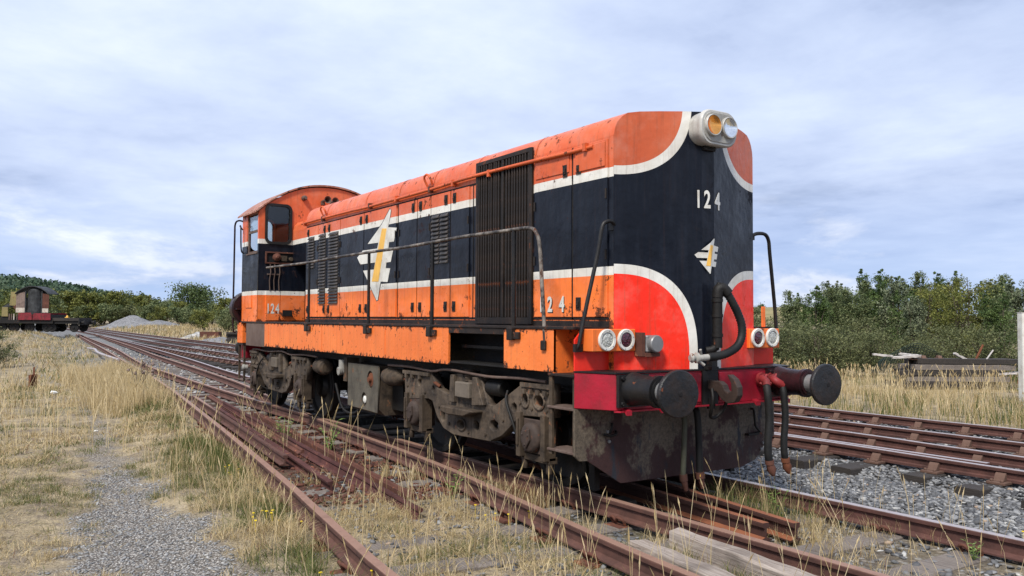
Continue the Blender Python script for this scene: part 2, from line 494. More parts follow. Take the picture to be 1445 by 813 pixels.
M_INTERIOR = weathered('cab_interior', (0.06, 0.065, 0.07, 1), var=0.3, dirt_amt=0.3, streak=0, rough=0.7)
M_VOID = weathered('unlit_interior_black', (0.006, 0.006, 0.007, 1), var=0.2, dirt_amt=0.2, streak=0, rough=0.8)


def foliage_mat(name, dark, lite, trans=0.25):
    m, g, bs, out = base_mat(name)
    at = g.node('ShaderNodeAttribute', attribute_name='tint')
    c = g.mix(at.outputs['Fac'], dark, lite)
    g.l.new(c, bs.inputs['Base Color'])
    bs.inputs['Roughness'].default_value = 0.6
    bs.inputs['Specular IOR Level'].default_value = 0.25
    if trans > 0:
        tr = g.node('ShaderNodeBsdfTranslucent')
        g.l.new(c, tr.inputs['Color'])
        mx = g.node('ShaderNodeMixShader')
        mx.inputs[0].default_value = trans
        g.l.new(bs.outputs[0], mx.inputs[1])
        g.l.new(tr.outputs[0], mx.inputs[2])
        g.l.new(mx.outputs[0], out.inputs['Surface'])
    return m


M_LEAF_WILLOW = foliage_mat('willow_leaves', (0.040, 0.066, 0.022, 1), (0.22, 0.25, 0.11, 1))
M_LEAF_OLIVE = foliage_mat('olive_leaves', (0.055, 0.072, 0.014, 1), (0.24, 0.24, 0.06, 1))
M_LEAF_DARK = foliage_mat('dark_leaves', (0.028, 0.052, 0.015, 1), (0.115, 0.155, 0.055, 1))
M_LEAF_GORSE = foliage_mat('gorse_leaves', (0.045, 0.060, 0.024, 1), (0.20, 0.21, 0.09, 1))
M_LEAF_GREEN = foliage_mat('green_sapling_leaves', (0.026, 0.055, 0.014, 1), (0.15, 0.21, 0.065, 1))
M_LEAF_SILVER = foliage_mat('silver_willow_leaves', (0.06, 0.085, 0.045, 1), (0.30, 0.33, 0.20, 1))
M_WOOD_HILL = foliage_mat('hill_wood_leaves', (0.028, 0.058, 0.036, 1), (0.075, 0.115, 0.062, 1), 0.1)
M_BARK = weathered('bark', (0.075, 0.058, 0.043, 1), var=0.4, dirt_amt=0.4, streak=0.3, rough=0.9, bump=0.6)


def grass_mat():
    m, g, bs, out = base_mat('dry_grass')
    at = g.node('ShaderNodeAttribute', attribute_name='tint')
    c = g.ramp(at.outputs['Fac'], [(0.0, (0.045, 0.075, 0.018, 1)), (0.28, (0.115, 0.135, 0.040, 1)), (0.42, (0.27, 0.215, 0.105, 1)),
                                   (0.7, (0.48, 0.365, 0.19, 1)), (0.92, (0.64, 0.53, 0.33, 1)), (1.0, (0.20, 0.10, 0.06, 1))])
    g.l.new(c, bs.inputs['Base Color'])
    bs.inputs['Roughness'].default_value = 0.75
    bs.inputs['Specular IOR Level'].default_value = 0.15
    tr = g.node('ShaderNodeBsdfTranslucent')
    g.l.new(c, tr.inputs['Color'])
    mx = g.node('ShaderNodeMixShader')
    mx.inputs[0].default_value = 0.25
    g.l.new(bs.outputs[0], mx.inputs[1])
    g.l.new(tr.outputs[0], mx.inputs[2])
    g.l.new(mx.outputs[0], out.inputs['Surface'])
    return m


M_GRASS = grass_mat()


def stone_mat():
    m, g, bs, out = base_mat('ballast_stone')
    at = g.node('ShaderNodeAttribute', attribute_name='tint')
    tc = g.node('ShaderNodeTexCoord')
    n = g.noise(tc.outputs['Object'], 60, 5)
    c = g.ramp(at.outputs['Fac'], [(0.0, (0.030, 0.031, 0.034, 1)), (0.42, (0.105, 0.108, 0.114, 1)), (0.78, (0.275, 0.277, 0.278, 1)),
                                   (0.97, (0.50, 0.49, 0.46, 1)), (1.0, (0.34, 0.25, 0.18, 1))])
    c = g.mix(g.math('MULTIPLY', n, 0.35), c, (0.06, 0.055, 0.05, 1))
    g.l.new(c, bs.inputs['Base Color'])
    bs.inputs['Roughness'].default_value = 0.8
    return m


M_STONE = stone_mat()


# ---------------------------------------------------------------- mesh helpers
class MB:
    """collects simple shapes and links them as one mesh object"""
    def __init__(self):
        self.v = []
        self.f = []
        self.s = []

    def add(self, vs, fs, smooth=False):
        o = len(self.v)
        self.v.extend([tuple(p) for p in vs])
        for f in fs:
            self.f.append([i + o for i in f])
            self.s.append(smooth)
        return self

    def bx(self, x0, x1, y0, y1, z0, z1):
        return self.add([(x0, y0, z0), (x1, y0, z0), (x1, y1, z0), (x0, y1, z0), (x0, y0, z1), (x1, y0, z1), (x1, y1, z1), (x0, y1, z1)],
                        [(0, 3, 2, 1), (4, 5, 6, 7), (0, 1, 5, 4), (1, 2, 6, 5), (2, 3, 7, 6), (3, 0, 4, 7)])

    def obox(self, c, sx, sy, sz, rot):
        M = rot if isinstance(rot, Matrix) else Matrix.Rotation(rot, 3, 'Z')
        vs = []
        for k in range(8):
            p = Vector(((k & 1) - .5, ((k >> 1) & 1) - .5, ((k >> 2) & 1) - .5))
            vs.append(Vector(c) + M @ Vector((p.x * sx, p.y * sy, p.z * sz)))
        return self.add(vs, [(0, 2, 3, 1), (4, 5, 7, 6), (0, 1, 5, 4), (1, 3, 7, 5), (3, 2, 6, 7), (2, 0, 4, 6)])

    def prism(self, poly, axis, a0, a1):
        """poly: 2-d points; axis x: (y,z), y: (x,z), z: (x,y)"""
        n = len(poly)

        def P(p, a):
            return {'x': (a, p[0], p[1]), 'y': (p[0], a, p[1]), 'z': (p[0], p[1], a)}[axis]
        vs = [P(p, a0) for p in poly] + [P(p, a1) for p in poly]
        fs = [list(range(n))[::-1], list(range(n, 2 * n))] + [(i, (i + 1) % n, n + (i + 1) % n, n + i) for i in range(n)]
        return self.add(vs, fs)

    def rings(self, rings, cap=True, smooth=True, closed=True):
        """rings: list of equally long point loops"""
        n = len(rings[0])
        vs = [p for r in rings for p in r]
        fs = []
        for k in range(len(rings) - 1):
            for i in range(n if closed else n - 1):
                j = (i + 1) % n
                fs.append((k * n + i, k * n + j, (k + 1) * n + j, (k + 1) * n + i))
        self.add(vs, fs, smooth)
        if cap:
            self.add(rings[0], [list(range(n))[::-1]])
            self.add(rings[-1], [list(range(n))])
        return self

    def lathe(self, origin, axis, prof, n=20, sy=1.0, sz=1.0, smooth=True):
        """prof: (distance along axis, radius)"""
        a = Vector(axis).normalized()
        if abs(a.z) > 0.9:
            u = Vector((1, 0, 0))
        else:
            u = Vector((0, 0, 1)).cross(a).normalized()
        w = a.cross(u)
        rr = []
        for d, r in prof:
            rr.append([Vector(origin) + a * d + u * (r * sy * math.cos(2 * math.pi * i / n)) + w * (r * sz * math.sin(2 * math.pi * i / n)) for i in range(n)])
        for k in range(len(rr) - 1):
            vs = rr[k] + rr[k + 1]
            self.add(vs, [(i, (i + 1) % n, n + (i + 1) % n, n + i) for i in range(n)], smooth)
        self.add(rr[0], [list(range(n))[::-1]])
        self.add(rr[-1], [list(range(n))])
        return self

    def cyl(self, p0, p1, r0, r1=None, n=14):
        p0, p1 = Vector(p0), Vector(p1)
        d = (p1 - p0)
        return self.lathe(p0, d, [(0, r0), (d.length, r0 if r1 is None else r1)], n)

    def tube(self, pts, r, n=8, smooth=True, radii=None):
        pts = [Vector(p) for p in pts]
        t = [(pts[min(i + 1, len(pts) - 1)] - pts[max(i - 1, 0)]).normalized() for i in range(len(pts))]
        u = t[0].orthogonal().normalized()
        rings = []
        for i, p in enumerate(pts):
            if i:
                u = (u - t[i] * u.dot(t[i])).normalized()
            w = t[i].cross(u)
            rad = radii[i] if radii else r
            rings.append([p + (u * math.cos(2 * math.pi * k / n) + w * math.sin(2 * math.pi * k / n)) * rad for k in range(n)])
        return self.rings(rings, True, smooth)

    def build(self, name, mat, parent=None, bevel=0.0, seg=1, xf=None, **props):
        me = bpy.data.meshes.new(name)
        vs = self.v
        fs = self.f
        if xf is not None:
            vs = [tuple(xf @ Vector(p)) for p in vs]
            if xf.to_3x3().determinant() < 0:
                fs = [list(f)[::-1] for f in fs]
        me.from_pydata(vs, [], fs)
        me.update()
        me.polygons.foreach_set('use_smooth', self.s)
        o = link(name, me, mat, parent)
        if bevel > 0:
            bm = bmesh.new()
            bm.from_mesh(me)
            bmesh.ops.remove_doubles(bm, verts=bm.verts, dist=1e-5)
            ed = [e for e in bm.edges if len(e.link_faces) == 2 and e.calc_face_angle(0) > R(35)]
            bmesh.ops.bevel(bm, geom=ed, offset=bevel, segments=seg, affect='EDGES', profile=0.6, clamp_overlap=True)
            bm.to_mesh(me)
            bm.free()
        for k, v in props.items():
            o[k] = v
        return o


ROOTLOC = {}


def link(name, me, mat, parent=None):
    if mat is not None and not me.materials:
        me.materials.append(mat)
    o = bpy.data.objects.new(name, me)
    col.objects.link(o)
    if parent is not None:
        o.parent = parent
        if parent.name in ROOTLOC:
            o.matrix_parent_inverse = ROOTLOC[parent.name].inverted()
    return o


def tag(o, label=None, cat=None, group=None, kind=None):
    if label:
        o['label'] = label
    if cat:
        o['category'] = cat
    if group:
        o['group'] = group
    if kind:
        o['kind'] = kind
    return o


def thing(name, label, cat, loc=(0, 0, 0), group=None, world_parts=True, rotz=0.0):
    """an Empty at the thing's base; with world_parts its parts are modelled in world coordinates"""
    o = bpy.data.objects.new(name, None)
    o.empty_display_size = 0.2
    col.objects.link(o)
    o.location = loc
    o.rotation_euler = (0, 0, rotz)
    if world_parts:
        ROOTLOC[o.name] = Matrix.Translation(Vector(loc)) @ Matrix.Rotation(rotz, 4, 'Z')
    return tag(o, label, cat, group)


def place(name, me, loc, parent=None, rot=(0, 0, 0), scale=(1, 1, 1)):
    o = bpy.data.objects.new(name, me)
    col.objects.link(o)
    if parent is not None:
        o.parent = parent
        if parent.name in ROOTLOC:
            o.matrix_parent_inverse = ROOTLOC[parent.name].inverted()
    o.location = loc
    o.rotation_euler = rot
    o.scale = scale
    return o


def mesh_of(mb, name, mat, bevel=0.0):
    o = mb.build(name, mat, None, bevel)
    me = o.data
    bpy.data.objects.remove(o)
    return me


def smooth_path(pts, k=6):
    """Catmull-Rom through points"""
    P = [Vector(p) for p in pts]
    P = [P[0] * 2 - P[1]] + P + [P[-1] * 2 - P[-2]]
    out = []
    for i in range(1, len(P) - 2):
        for j in range(k):
            t = j / k
            a, b, c, d = P[i - 1], P[i], P[i + 1], P[i + 2]
            out.append(0.5 * ((2 * b) + (c - a) * t + (2 * a - 5 * b + 4 * c - d) * t * t + (3 * b - a - 3 * c + d) * t ** 3))
    out.append(P[-2])
    return out


def curve_plate(loops, thick, M, name, mat, parent=None, bev=0.0):
    """flat plate with holes: first loop is the outline; M maps (u,v,w) to world; plate spans w = -thick/2..thick/2"""
    cu = bpy.data.curves.new('plate', 'CURVE')
    cu.dimensions = '2D'
    cu.fill_mode = 'BOTH'
    cu.extrude = thick / 2
    cu.bevel_depth = bev
    cu.bevel_resolution = 0
    for lp in loops:
        sp = cu.splines.new('POLY')
        sp.points.add(len(lp) - 1)
        for p, q in zip(sp.points, lp):
            p.co = (q[0], q[1], 0, 1)
        sp.use_cyclic_u = True
    ob = bpy.data.objects.new('plate', cu)
    col.objects.link(ob)
    dg = bpy.context.evaluated_depsgraph_get()
    me = bpy.data.meshes.new_from_object(ob.evaluated_get(dg))
    bpy.data.objects.remove(ob)
    bpy.data.curves.remove(cu)
    me.transform(M)
    if M.to_3x3().determinant() < 0:
        me.flip_normals()
    me.materials.clear()
    me.name = name
    return link(name, me, mat, parent)


def text_plate(body, size, M, name, mat, parent=None, xscale=1.0, bold=0.02, thick=0.003):
    cu = bpy.data.curves.new('txt', 'FONT')
    cu.body = body
    cu.size = size
    cu.offset = bold * size
    cu.extrude = thick / 2
    cu.align_x = 'CENTER'
    cu.align_y = 'BOTTOM_BASELINE'
    ob = bpy.data.objects.new('txt', cu)
    col.objects.link(ob)
    dg = bpy.context.evaluated_depsgraph_get()
    me = bpy.data.meshes.new_from_object(ob.evaluated_get(dg))
    bpy.data.objects.remove(ob)
    bpy.data.curves.remove(cu)
    me.transform(M @ Matrix.Diagonal((xscale, 1, 1, 1)))
    me.materials.clear()
    me.name = name
    return link(name, me, mat, parent)


def basis(o, u, v):
    u, v = Vector(u).normalized(), Vector(v).normalized()
    w = u.cross(v)
    return Matrix(((u.x, v.x, w.x, o[0]), (u.y, v.y, w.y, o[1]), (u.z, v.z, w.z, o[2]), (0, 0, 0, 1)))


def ell(cx, cy, rx, ry, n=14):
    return [(cx + rx * math.cos(2 * math.pi * i / n), cy + ry * math.sin(2 * math.pi * i / n)) for i in range(n)]


def smoothstep(v, a, b):
    t = np.clip((v - a) / (b - a), 0, 1)
    return t * t * (3 - 2 * t)


def vnoise(x, y, s, seed=0):
    """cheap value noise on arrays"""
    x = np.asarray(x, float) * s + seed * 17.3
    y = np.asarray(y, float) * s + seed * 5.1
    xi, yi = np.floor(x), np.floor(y)
    fx, fy = x - xi, y - yi
    fx, fy = fx * fx * (3 - 2 * fx), fy * fy * (3 - 2 * fy)

    def h(a, b):
        q = np.sin(a * 127.1 + b * 311.7 + seed) * 43758.5453
        return q - np.floor(q)
    return (h(xi, yi) * (1 - fx) + h(xi + 1, yi) * fx) * (1 - fy) + (h(xi, yi + 1) * (1 - fx) + h(xi + 1, yi + 1) * fx) * fy


# ---------------------------------------------------------------- tracks: centre lines of the rail heads (x, y), rail top at z = 0
RAILS = {
    'loco_near': [(9, -.835), (0, -.835), (-6.4, -.835), (-9.1, -.90), (-14.4, -.86), (-20, -.72), (-24, -.60), (-30, -.15), (-43, .95), (-63, 2.2), (-85, 3.6)],
    'loco_far': [(9, .835), (0, .835), (-12, .80), (-18.8, .90), (-29.6, 1.75), (-43, 2.65), (-63, 3.8), (-85, 5.1)],
    'branch_left': [(3.2, -3.66), (.585, -3.45), (-.33, -3.345), (-1.668, -3.175), (-2.9, -3.02), (-8.13, -2.44), (-14.9, -1.75), (-21, -1.25), (-28, -.75), (-43, .40), (-63, 1.8), (-85, 3.4)],
    'branch_right': [(3.6, -2.0), (1.586, -1.85), (.654, -1.755), (-.427, -1.61), (-1.32, -1.485), (-2.4, -1.335), (-4.08, -1.19), (-6.87, -1.0), (-9.5, -.68), (-12.5, -.32), (-16.4, .10), (-23.9, .62), (-33.6, 1.25), (-43, 2.0), (-63, 3.4), (-85, 5.0)],
    'main_a': [(10, 3.70), (1, 3.86), (-3, 3.92), (-14, 3.45), (-27, 2.95), (-38, 3.05), (-52, 3.5), (-83, 4.9), (-128, 6.5), (-170, 8.4)],
    'main_b': [(10, 4.62), (.5, 4.86), (-3, 5.02), (-15, 4.70), (-34, 4.45), (-55, 4.95), (-83, 6.2), (-128, 7.9), (-170, 9.8)],
    'main_c': [(10, 6.05), (0, 6.09), (-4, 6.10), (-25, 6.20), (-42, 6.40), (-67, 6.85), (-128, 8.9), (-170, 10.8)],
    'main_d': [(10, 7.62), (0, 7.56), (-5, 7.50), (-25, 7.75), (-49, 8.20), (-83, 8.85), (-128, 10.3), (-170, 12.2)],
}


def rail_path(key):
    return smooth_path([(a, b, 0) for a, b in RAILS[key]], 6)


RP = {k: rail_path(k) for k in RAILS}


def rail_y(key, x):
    p = RP[key][::-1]
    return np.interp(x, [q.x for q in p], [q.y for q in p])


def ground_z(x, y):
    x = np.asarray(x, float)
    y = np.asarray(y, float)
    z = np.full(np.broadcast(x, y).shape, -0.195)
    z = z + (vnoise(x, y, 0.9, 1) - .5) * 0.05 + (vnoise(x, y, 3.1, 2) - .5) * 0.025
    near = smoothstep(x, -60, -30)
    # trough between the engine's track and the four-rail track
    z = z - near * 0.075 * smoothstep(y, 1.25, 1.75) * (1 - smoothstep(y, 3.3, 3.6))
    # left verge: lower path, grassy hump towards the rail, ground rising far away
    yc = rail_y('branch_left', x)
    z = z - 0.05 * smoothstep(yc - y, 0.8, 1.6)
    z = z + 0.06 * smoothstep(yc - y, 0.1, 0.4) * (1 - smoothstep(yc - y, 0.7, 1.3))
    z = z + 0.55 * smoothstep(-x, 30, 75) * smoothstep(yc - y, 1.0, 4.0)
    z = z + 0.5 * smoothstep(-x, 60, 120) * smoothstep(y - rail_y('main_d', x), 1.5, 6.0)
    # bank beyond the four-rail track
    z = z + 0.10 * smoothstep(y, 9, 16) * (1 - smoothstep(-x, 40, 70))
    # far land drops very slightly away
    r = np.sqrt((x - 5) ** 2 + (y + 6) ** 2)
    z = z + 0.012 * np.clip(r - 150, 0, 600)*(0.3) 
    return z


def path_mask(x, y):
    """worn gravel path on the left verge"""
    cx = np.interp(x, [-16, -10.4, -6, -3.4, -2.2, -1, 2], [-3.5, -3.75, -4.2, -4.42, -4.5, -4.55, -4.7])
    hw = np.interp(x, [-12, -8, -6, -3.4, -2.2, -1, 2], [0.08, 0.17, 0.24, 0.32, 0.43, 0.57, 0.85])
    d = np.abs(y - cx) / hw + (vnoise(x, y, 2.2, 5) - .5) * 1.3 + (vnoise(x, y, 8, 6) - .5) * 1.0
    return (1 - smoothstep(d, 0.45, 1.5)) * (.70 + .30 * smoothstep(x, -8, -3))


def ballast_mask(x, y):
    a = smoothstep(y, 0.95, 1.25) * (1 - smoothstep(y, 8.0, 8.5))
    xs = np.asarray(x, float)
    b = smoothstep(xs, -150, -120) * smoothstep(y, np.where(xs > -85, rail_y('loco_near', xs), rail_y('main_a', xs) - .8) - 0.2, np.where(xs > -85, rail_y('loco_near', xs), rail_y('main_a', xs) - .8) + .3) * (1 - smoothstep(y, rail_y('main_d', xs) + .5, rail_y('main_d', xs) + 1.0)) * smoothstep(-xs, 10, 13)
    c = 0.55 * smoothstep(y, -2.2, -1.4) * (1 - smoothstep(y, 1.0, 1.3))
    return np.clip(np.maximum(np.maximum(a, b), c) , 0, 1)


def rust_mask(x, y):
    """rust-stained ballast around the loose rails and under the track at the rear"""
    yc = rail_y('branch_left', x)
    d = y - yc
    m = smoothstep(d, -0.1, 0.25) * (1 - smoothstep(d, 1.5, 2.1)) * (1 - smoothstep(x, -3.2, -1.6)) * smoothstep(x, -40, -25)
    return m


def loco_shade_mask(x, y):
    """painted shade: ground darkened beneath the engine"""
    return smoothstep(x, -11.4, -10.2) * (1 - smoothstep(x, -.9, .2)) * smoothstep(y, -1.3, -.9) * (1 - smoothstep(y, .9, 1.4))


def make_ground():
    xs = np.concatenate([-np.geomspace(4000, 62, 34), np.arange(-60, -16, 0.7), np.arange(-16, -6, 0.22), np.arange(-6, 5.5, 0.085),
                         np.arange(5.5, 12, 0.4), np.geomspace(12, 1500, 18)])
    ys = np.concatenate([-np.geomspace(3000, 22, 26), np.arange(-20, -7, 0.6), np.arange(-7, 4, 0.085), np.arange(4, 10, 0.16),
                         np.arange(10, 30, 0.7), np.geomspace(30, 4000, 30)])
    X, Y = np.meshgrid(xs, ys, indexing='ij')
    Z = ground_z(X, Y)
    nx, ny = X.shape
    co = np.stack([X, Y, Z], -1).reshape(-1, 3)
    idx = np.arange(nx * ny).reshape(nx, ny)
    q = np.stack([idx[:-1, :-1], idx[1:, :-1], idx[1:, 1:], idx[:-1, 1:]], -1).reshape(-1, 4)
    me = raw_mesh('ground', co, q.ravel(), np.full(len(q), 4))
    for nm, fn in (('path', path_mask), ('ballast', ballast_mask), ('rust', rust_mask), ('loco_shade', loco_shade_mask)):
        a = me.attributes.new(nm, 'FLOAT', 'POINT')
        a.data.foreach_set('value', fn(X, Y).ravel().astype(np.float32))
    me.polygons.foreach_set('use_smooth', np.ones(len(q), bool))
    m, g, bs, out = base_mat('ground_cover')
    tc = g.node('ShaderNodeTexCoord')
    P = tc.outputs['Object']

    def att(n):
        return g.node('ShaderNodeAttribute', attribute_name=n).outputs['Fac']
    big = g.noise(P, 0.35, 5, 0.6)
    mid = g.noise(P, 2.3, 6, 0.65)
    fine = g.noise(P, 28, 6, 0.7)
    vst = g.voronoi(P, 62, out='Color')
    vsd = g.voronoi(P, 62)
    speck = g.noise(P, 75, 7, 0.75)
    blot = g.noise(P, 9, 8, 0.75)
    straw = g.mix(g.rng(mid, 0.35, 0.65), (0.20, 0.16, 0.10, 1), (0.42, 0.34, 0.22, 1))
    green = g.mix(fine, (0.055, 0.070, 0.022, 1), (0.14, 0.14, 0.055, 1))
    soil = g.mix(fine, (0.09, 0.072, 0.056, 1), (0.25, 0.205, 0.16, 1))
    grass = g.mix(g.rng(big, 0.55, 0.72), straw, green)
    grass = g.mix(g.math('MULTIPLY', g.rng(g.noise(P, 3.7, 6, 0.7), 0.46, 0.6), 0.85), grass, soil)
    grass = g.mix(g.math('MULTIPLY', g.rng(speck, 0.52, 0.66), 0.75), grass, (0.045, 0.036, 0.026, 1))
    grass = g.mix(g.math('MULTIPLY', g.rng(speck, 0.46, 0.36), 0.6), grass, (0.52, 0.44, 0.31, 1))
    grass = g.mix(g.math('MULTIPLY', g.rng(blot, 0.52, 0.66), 0.6), grass, (0.085, 0.068, 0.046, 1))
    vs = g.sep(vst)[0]
    grav = g.ramp(vs, [(0.0, (0.20, 0.185, 0.168, 1)), (0.5, (0.38, 0.36, 0.33, 1)), (1.0, (0.62, 0.59, 0.55, 1))])
    grav = g.mix(g.rng(vsd, 0.3, 0.55), grav, (0.09, 0.08, 0.07, 1))
    grav = g.mix(g.math('MULTIPLY', g.rng(mid, 0.5, 0.7), 0.6), grav, (0.19, 0.165, 0.135, 1))
    bst = g.sep(g.voronoi(P, 19, out='Color'))[0]
    bsd = g.voronoi(P, 19)
    bal = g.ramp(bst, [(0.0, (0.055, 0.057, 0.062, 1)), (0.5, (0.14, 0.145, 0.152, 1)), (0.9, (0.30, 0.31, 0.315, 1)), (1.0, (0.30, 0.22, 0.15, 1))])
    bal = g.mix(g.rng(bsd, 0.35, 0.6), bal, (0.03, 0.03, 0.032, 1))
    x, y, z = g.sep(P)
    far = g.rng(x, -30, -14, 0.30, 0.0)
    bal = g.mix(far, bal, (0.33, 0.335, 0.34, 1))
    rst = g.mix(fine, (0.045, 0.014, 0.013, 1), (0.15, 0.055, 0.045, 1))
    rst = g.mix(g.rng(bsd, 0.3, 0.6), rst, (0.025, 0.012, 0.011, 1))
    c = g.mix(att('path'), grass, grav)
    c = g.mix(g.math('MULTIPLY', att('ballast'), g.rng(g.noise(P, 1.8, 5), 0.3, 0.5, 0.75, 1.0)), c, bal)
    c = g.mix(g.math('MULTIPLY', att('rust'), g.rng(mid, 0.35, 0.55, 0.55, 0.95)), c, rst)
    c = g.mix(g.math('MULTIPLY', att('loco_shade'), .93), c, (0.010, 0.009, 0.008, 1))  # shade beneath the engine put into the ground colour
    g.l.new(c, bs.inputs['Base Color'])
    bs.inputs['Roughness'].default_value = 0.95
    bs.inputs['Specular IOR Level'].default_value = 0.1
    h = g.math('ADD', g.math('MULTIPLY', g.math('SUBTRACT', 1.0, bsd), 0.6), g.math('ADD', g.math('MULTIPLY', fine, 0.8), g.math('MULTIPLY', mid, 0.6)))
    g.l.new(g.bump(h, 0.8, 0.03), bs.inputs['Normal'])
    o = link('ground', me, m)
    tag(o, 'dry grassy yard ground with gravel path and grey ballast', kind='structure')


def raw_mesh(name, co, loops, counts, smooth=False):
    me = bpy.data.meshes.new(name)
    co = np.asarray(co, np.float32)
    loops = np.asarray(loops, np.int32)
    counts = np.asarray(counts, np.int32)
    me.vertices.add(len(co))
    me.vertices.foreach_set('co', co.ravel())
    me.loops.add(len(loops))
    me.loops.foreach_set('vertex_index', loops)
    me.polygons.add(len(counts))
    st = np.concatenate([[0], np.cumsum(counts)[:-1]]).astype(np.int32)
    me.polygons.foreach_set('loop_start', st)
    me.update(calc_edges=True)
    me.validate()
    return me


make_ground()

# rails ------------------------------------------------------------
FLATBOTTOM = [(-.034, 0), (.034, 0), (.036, -.012), (.034, -.036), (.010, -.048), (.009, -.118), (.066, -.138), (.066, -.15), (-.066, -.15), (-.066, -.138), (-.009, -.118), (-.010, -.048), (-.034, -.036), (-.036, -.012)]
BULLHEAD = [(-.034, 0), (.034, 0), (.036, -.012), (.034, -.038), (.012, -.050), (.010, -.105), (.032, -.118), (.032, -.145), (-.032, -.145), (-.032, -.118), (-.010, -.105), (-.012, -.050), (-.034, -.038), (-.036, -.012)]


def rail_mesh(path, prof):
    mb = MB()
    pts = [Vector(p) for p in path]
    rings = []
    for i, p in enumerate(pts):
        t = (pts[min(i + 1, len(pts) - 1)] - pts[max(i - 1, 0)]).normalized()
        n = Vector((0, 0, 1)).cross(t).normalized()
        up = t.cross(n)
        rings.append([p + n * a + up * b for a, b in prof])
    n = len(prof)
    for k in range(len(rings) - 1):
        mb.add(rings[k] + rings[k + 1], [(i, n + i, n + (i + 1) % n, (i + 1) % n) for i in range(n)])
    mb.add(rings[0], [list(range(n))])
    mb.add(rings[-1], [list(range(n))[::-1]])
    return mb


trk_main = thing('railway_track', 'four-rail junction track in grey ballast with iron chairs, beyond the locomotive', 'track', (-5, 5.5, -.15))
trk_loco = thing('railway_track', 'rusty railway track the orange locomotive stands on', 'track', (-5, 0, -.15))
trk_branch = thing('railway_track', 'rusty overgrown siding track curving away beside the locomotive towards the path', 'track', (-5, -2, -.15))
for k, par, prof, mat in (('main_a', trk_main, BULLHEAD, M_RAIL_WORN), ('main_b', trk_main, BULLHEAD, M_RAIL_WORN), ('main_c', trk_main, BULLHEAD, M_RAIL_WORN),
                          ('main_d', trk_main, BULLHEAD, M_RAIL_WORN), ('loco_near', trk_loco, FLATBOTTOM, M_RAIL_RUSTY), ('loco_far', trk_loco, FLATBOTTOM, M_RAIL_WORN),
                          ('branch_left', trk_branch, FLATBOTTOM, M_RAIL_RUSTY), ('branch_right', trk_branch, FLATBOTTOM, M_RAIL_RUSTY)):
    rail_mesh(RP[k], prof).build('rail', mat, par)
# check rail beside the nearest rail of the junction, ending in view
rail_mesh([(.46, 4.06, 0), (-1.5, 4.06, 0), (-4, 4.05, 0), (-8, 3.86, 0)], BULLHEAD).build('check_rail', M_RAIL_WORN, trk_main)

# sleepers
def sleeper_mesh(length, w, h, seed, mat, name):
    rnd = random.Random(seed)
    mb = MB()
    n = 6
    rings = []
    for i in range(n + 1):
        y = -length / 2 + length * i / n
        dw = rnd.uniform(-.008, .008)
        dz = rnd.uniform(-.008, .008)
        c = .012
        rings.append([(-w / 2 + dw, y, -h), (w / 2 + dw, y, -h), (w / 2 + dw, y, -c + dz), (w / 2 - c + dw, y, dz), (-w / 2 + c + dw, y, dz), (-w / 2 + dw, y, -c + dz)])
    mb.rings(rings, True, False)
    return mesh_of(mb, name, mat)


SL_MAIN = [sleeper_mesh(5.2, .28, .14, s, M_TARSLEEPER, 'sleeper') for s in (1, 2, 3)]
SL_SHORT = [sleeper_mesh(2.7, .25, .13, s, M_SLEEPER, 'sleeper') for s in (4, 5, 6)]
SL_MAINROT = [R(90)]
# iron rail chair: base plate, two jaws, bolts
cm = MB()
cm.bx(-.10, .10, -.19, .19, -.165, -.135)
cm.prism([(-.125, -.135), (-.045, -.135), (-.040, -.05), (-.062, -.045), (-.085, -.07)], 'x', -.055, .055)
cm.prism([(.045, -.135), (.125, -.135), (.085, -.07), (.062, -.045), (.040, -.05)], 'x', -.055, .055)
for sx in (-.055, .055):
    for sy in (-.155, .155):
        cm.cyl((sx, sy, -.136), (sx, sy, -.108), .02, .016, 8)
CHAIR = mesh_of(cm, 'rail_chair', M_CHAIR, .004)
x = 3.0
i = 0
while x > -62:
    ya = float(rail_y('main_a', x))
    yd = float(rail_y('main_d', x))
    mid = (ya + yd) / 2 + random.uniform(-.1, .1) - (0.08 if i % 2 else 0)
    place('sleeper', SL_MAIN[i % 3], (x, mid + random.uniform(-.12, .12), -.168), trk_main, (0, random.uniform(-.02, .02), random.uniform(-.05, .05)), (1, (yd - ya + 1.25) / 5.2, 1))
    if x > -45:
        for k in ('main_a', 'main_b', 'main_c', 'main_d'):
            place('rail_chair', CHAIR, (x, float(rail_y(k, x)), 0), trk_main)
    x -= .76 if x > -6 else 0.85
    i += 1
x = 3.4
i = 0
while x > -34:
    if x < -9 or True:
        yl, yf = float(rail_y('loco_near', x)), float(rail_y('loco_far', x))
        place('sleeper', SL_SHORT[i % 3], (x, (yl + yf) / 2, -.168 + random.uniform(-.012, .008)), trk_loco, (0, 0, random.uniform(-.03, .03)))
    x -= .72
    i += 1
x = 2.2
while x > -26:
    yl, yf = float(rail_y('branch_left', x)), float(rail_y('branch_right', x))
    dxy = (float(rail_y('branch_left', x - .5)) - yl) / -.5
    if abs(yf - float(rail_y('loco_near', x))) > .35 or x < -8:
        place('sleeper', SL_SHORT[i % 3], (x + .05, (yl + yf) / 2 - .12, -.185 + random.uniform(-.012, .006)), trk_branch, (0, 0, math.atan(dxy)), (1, .82, 1))
    x -= .74
    i += 1

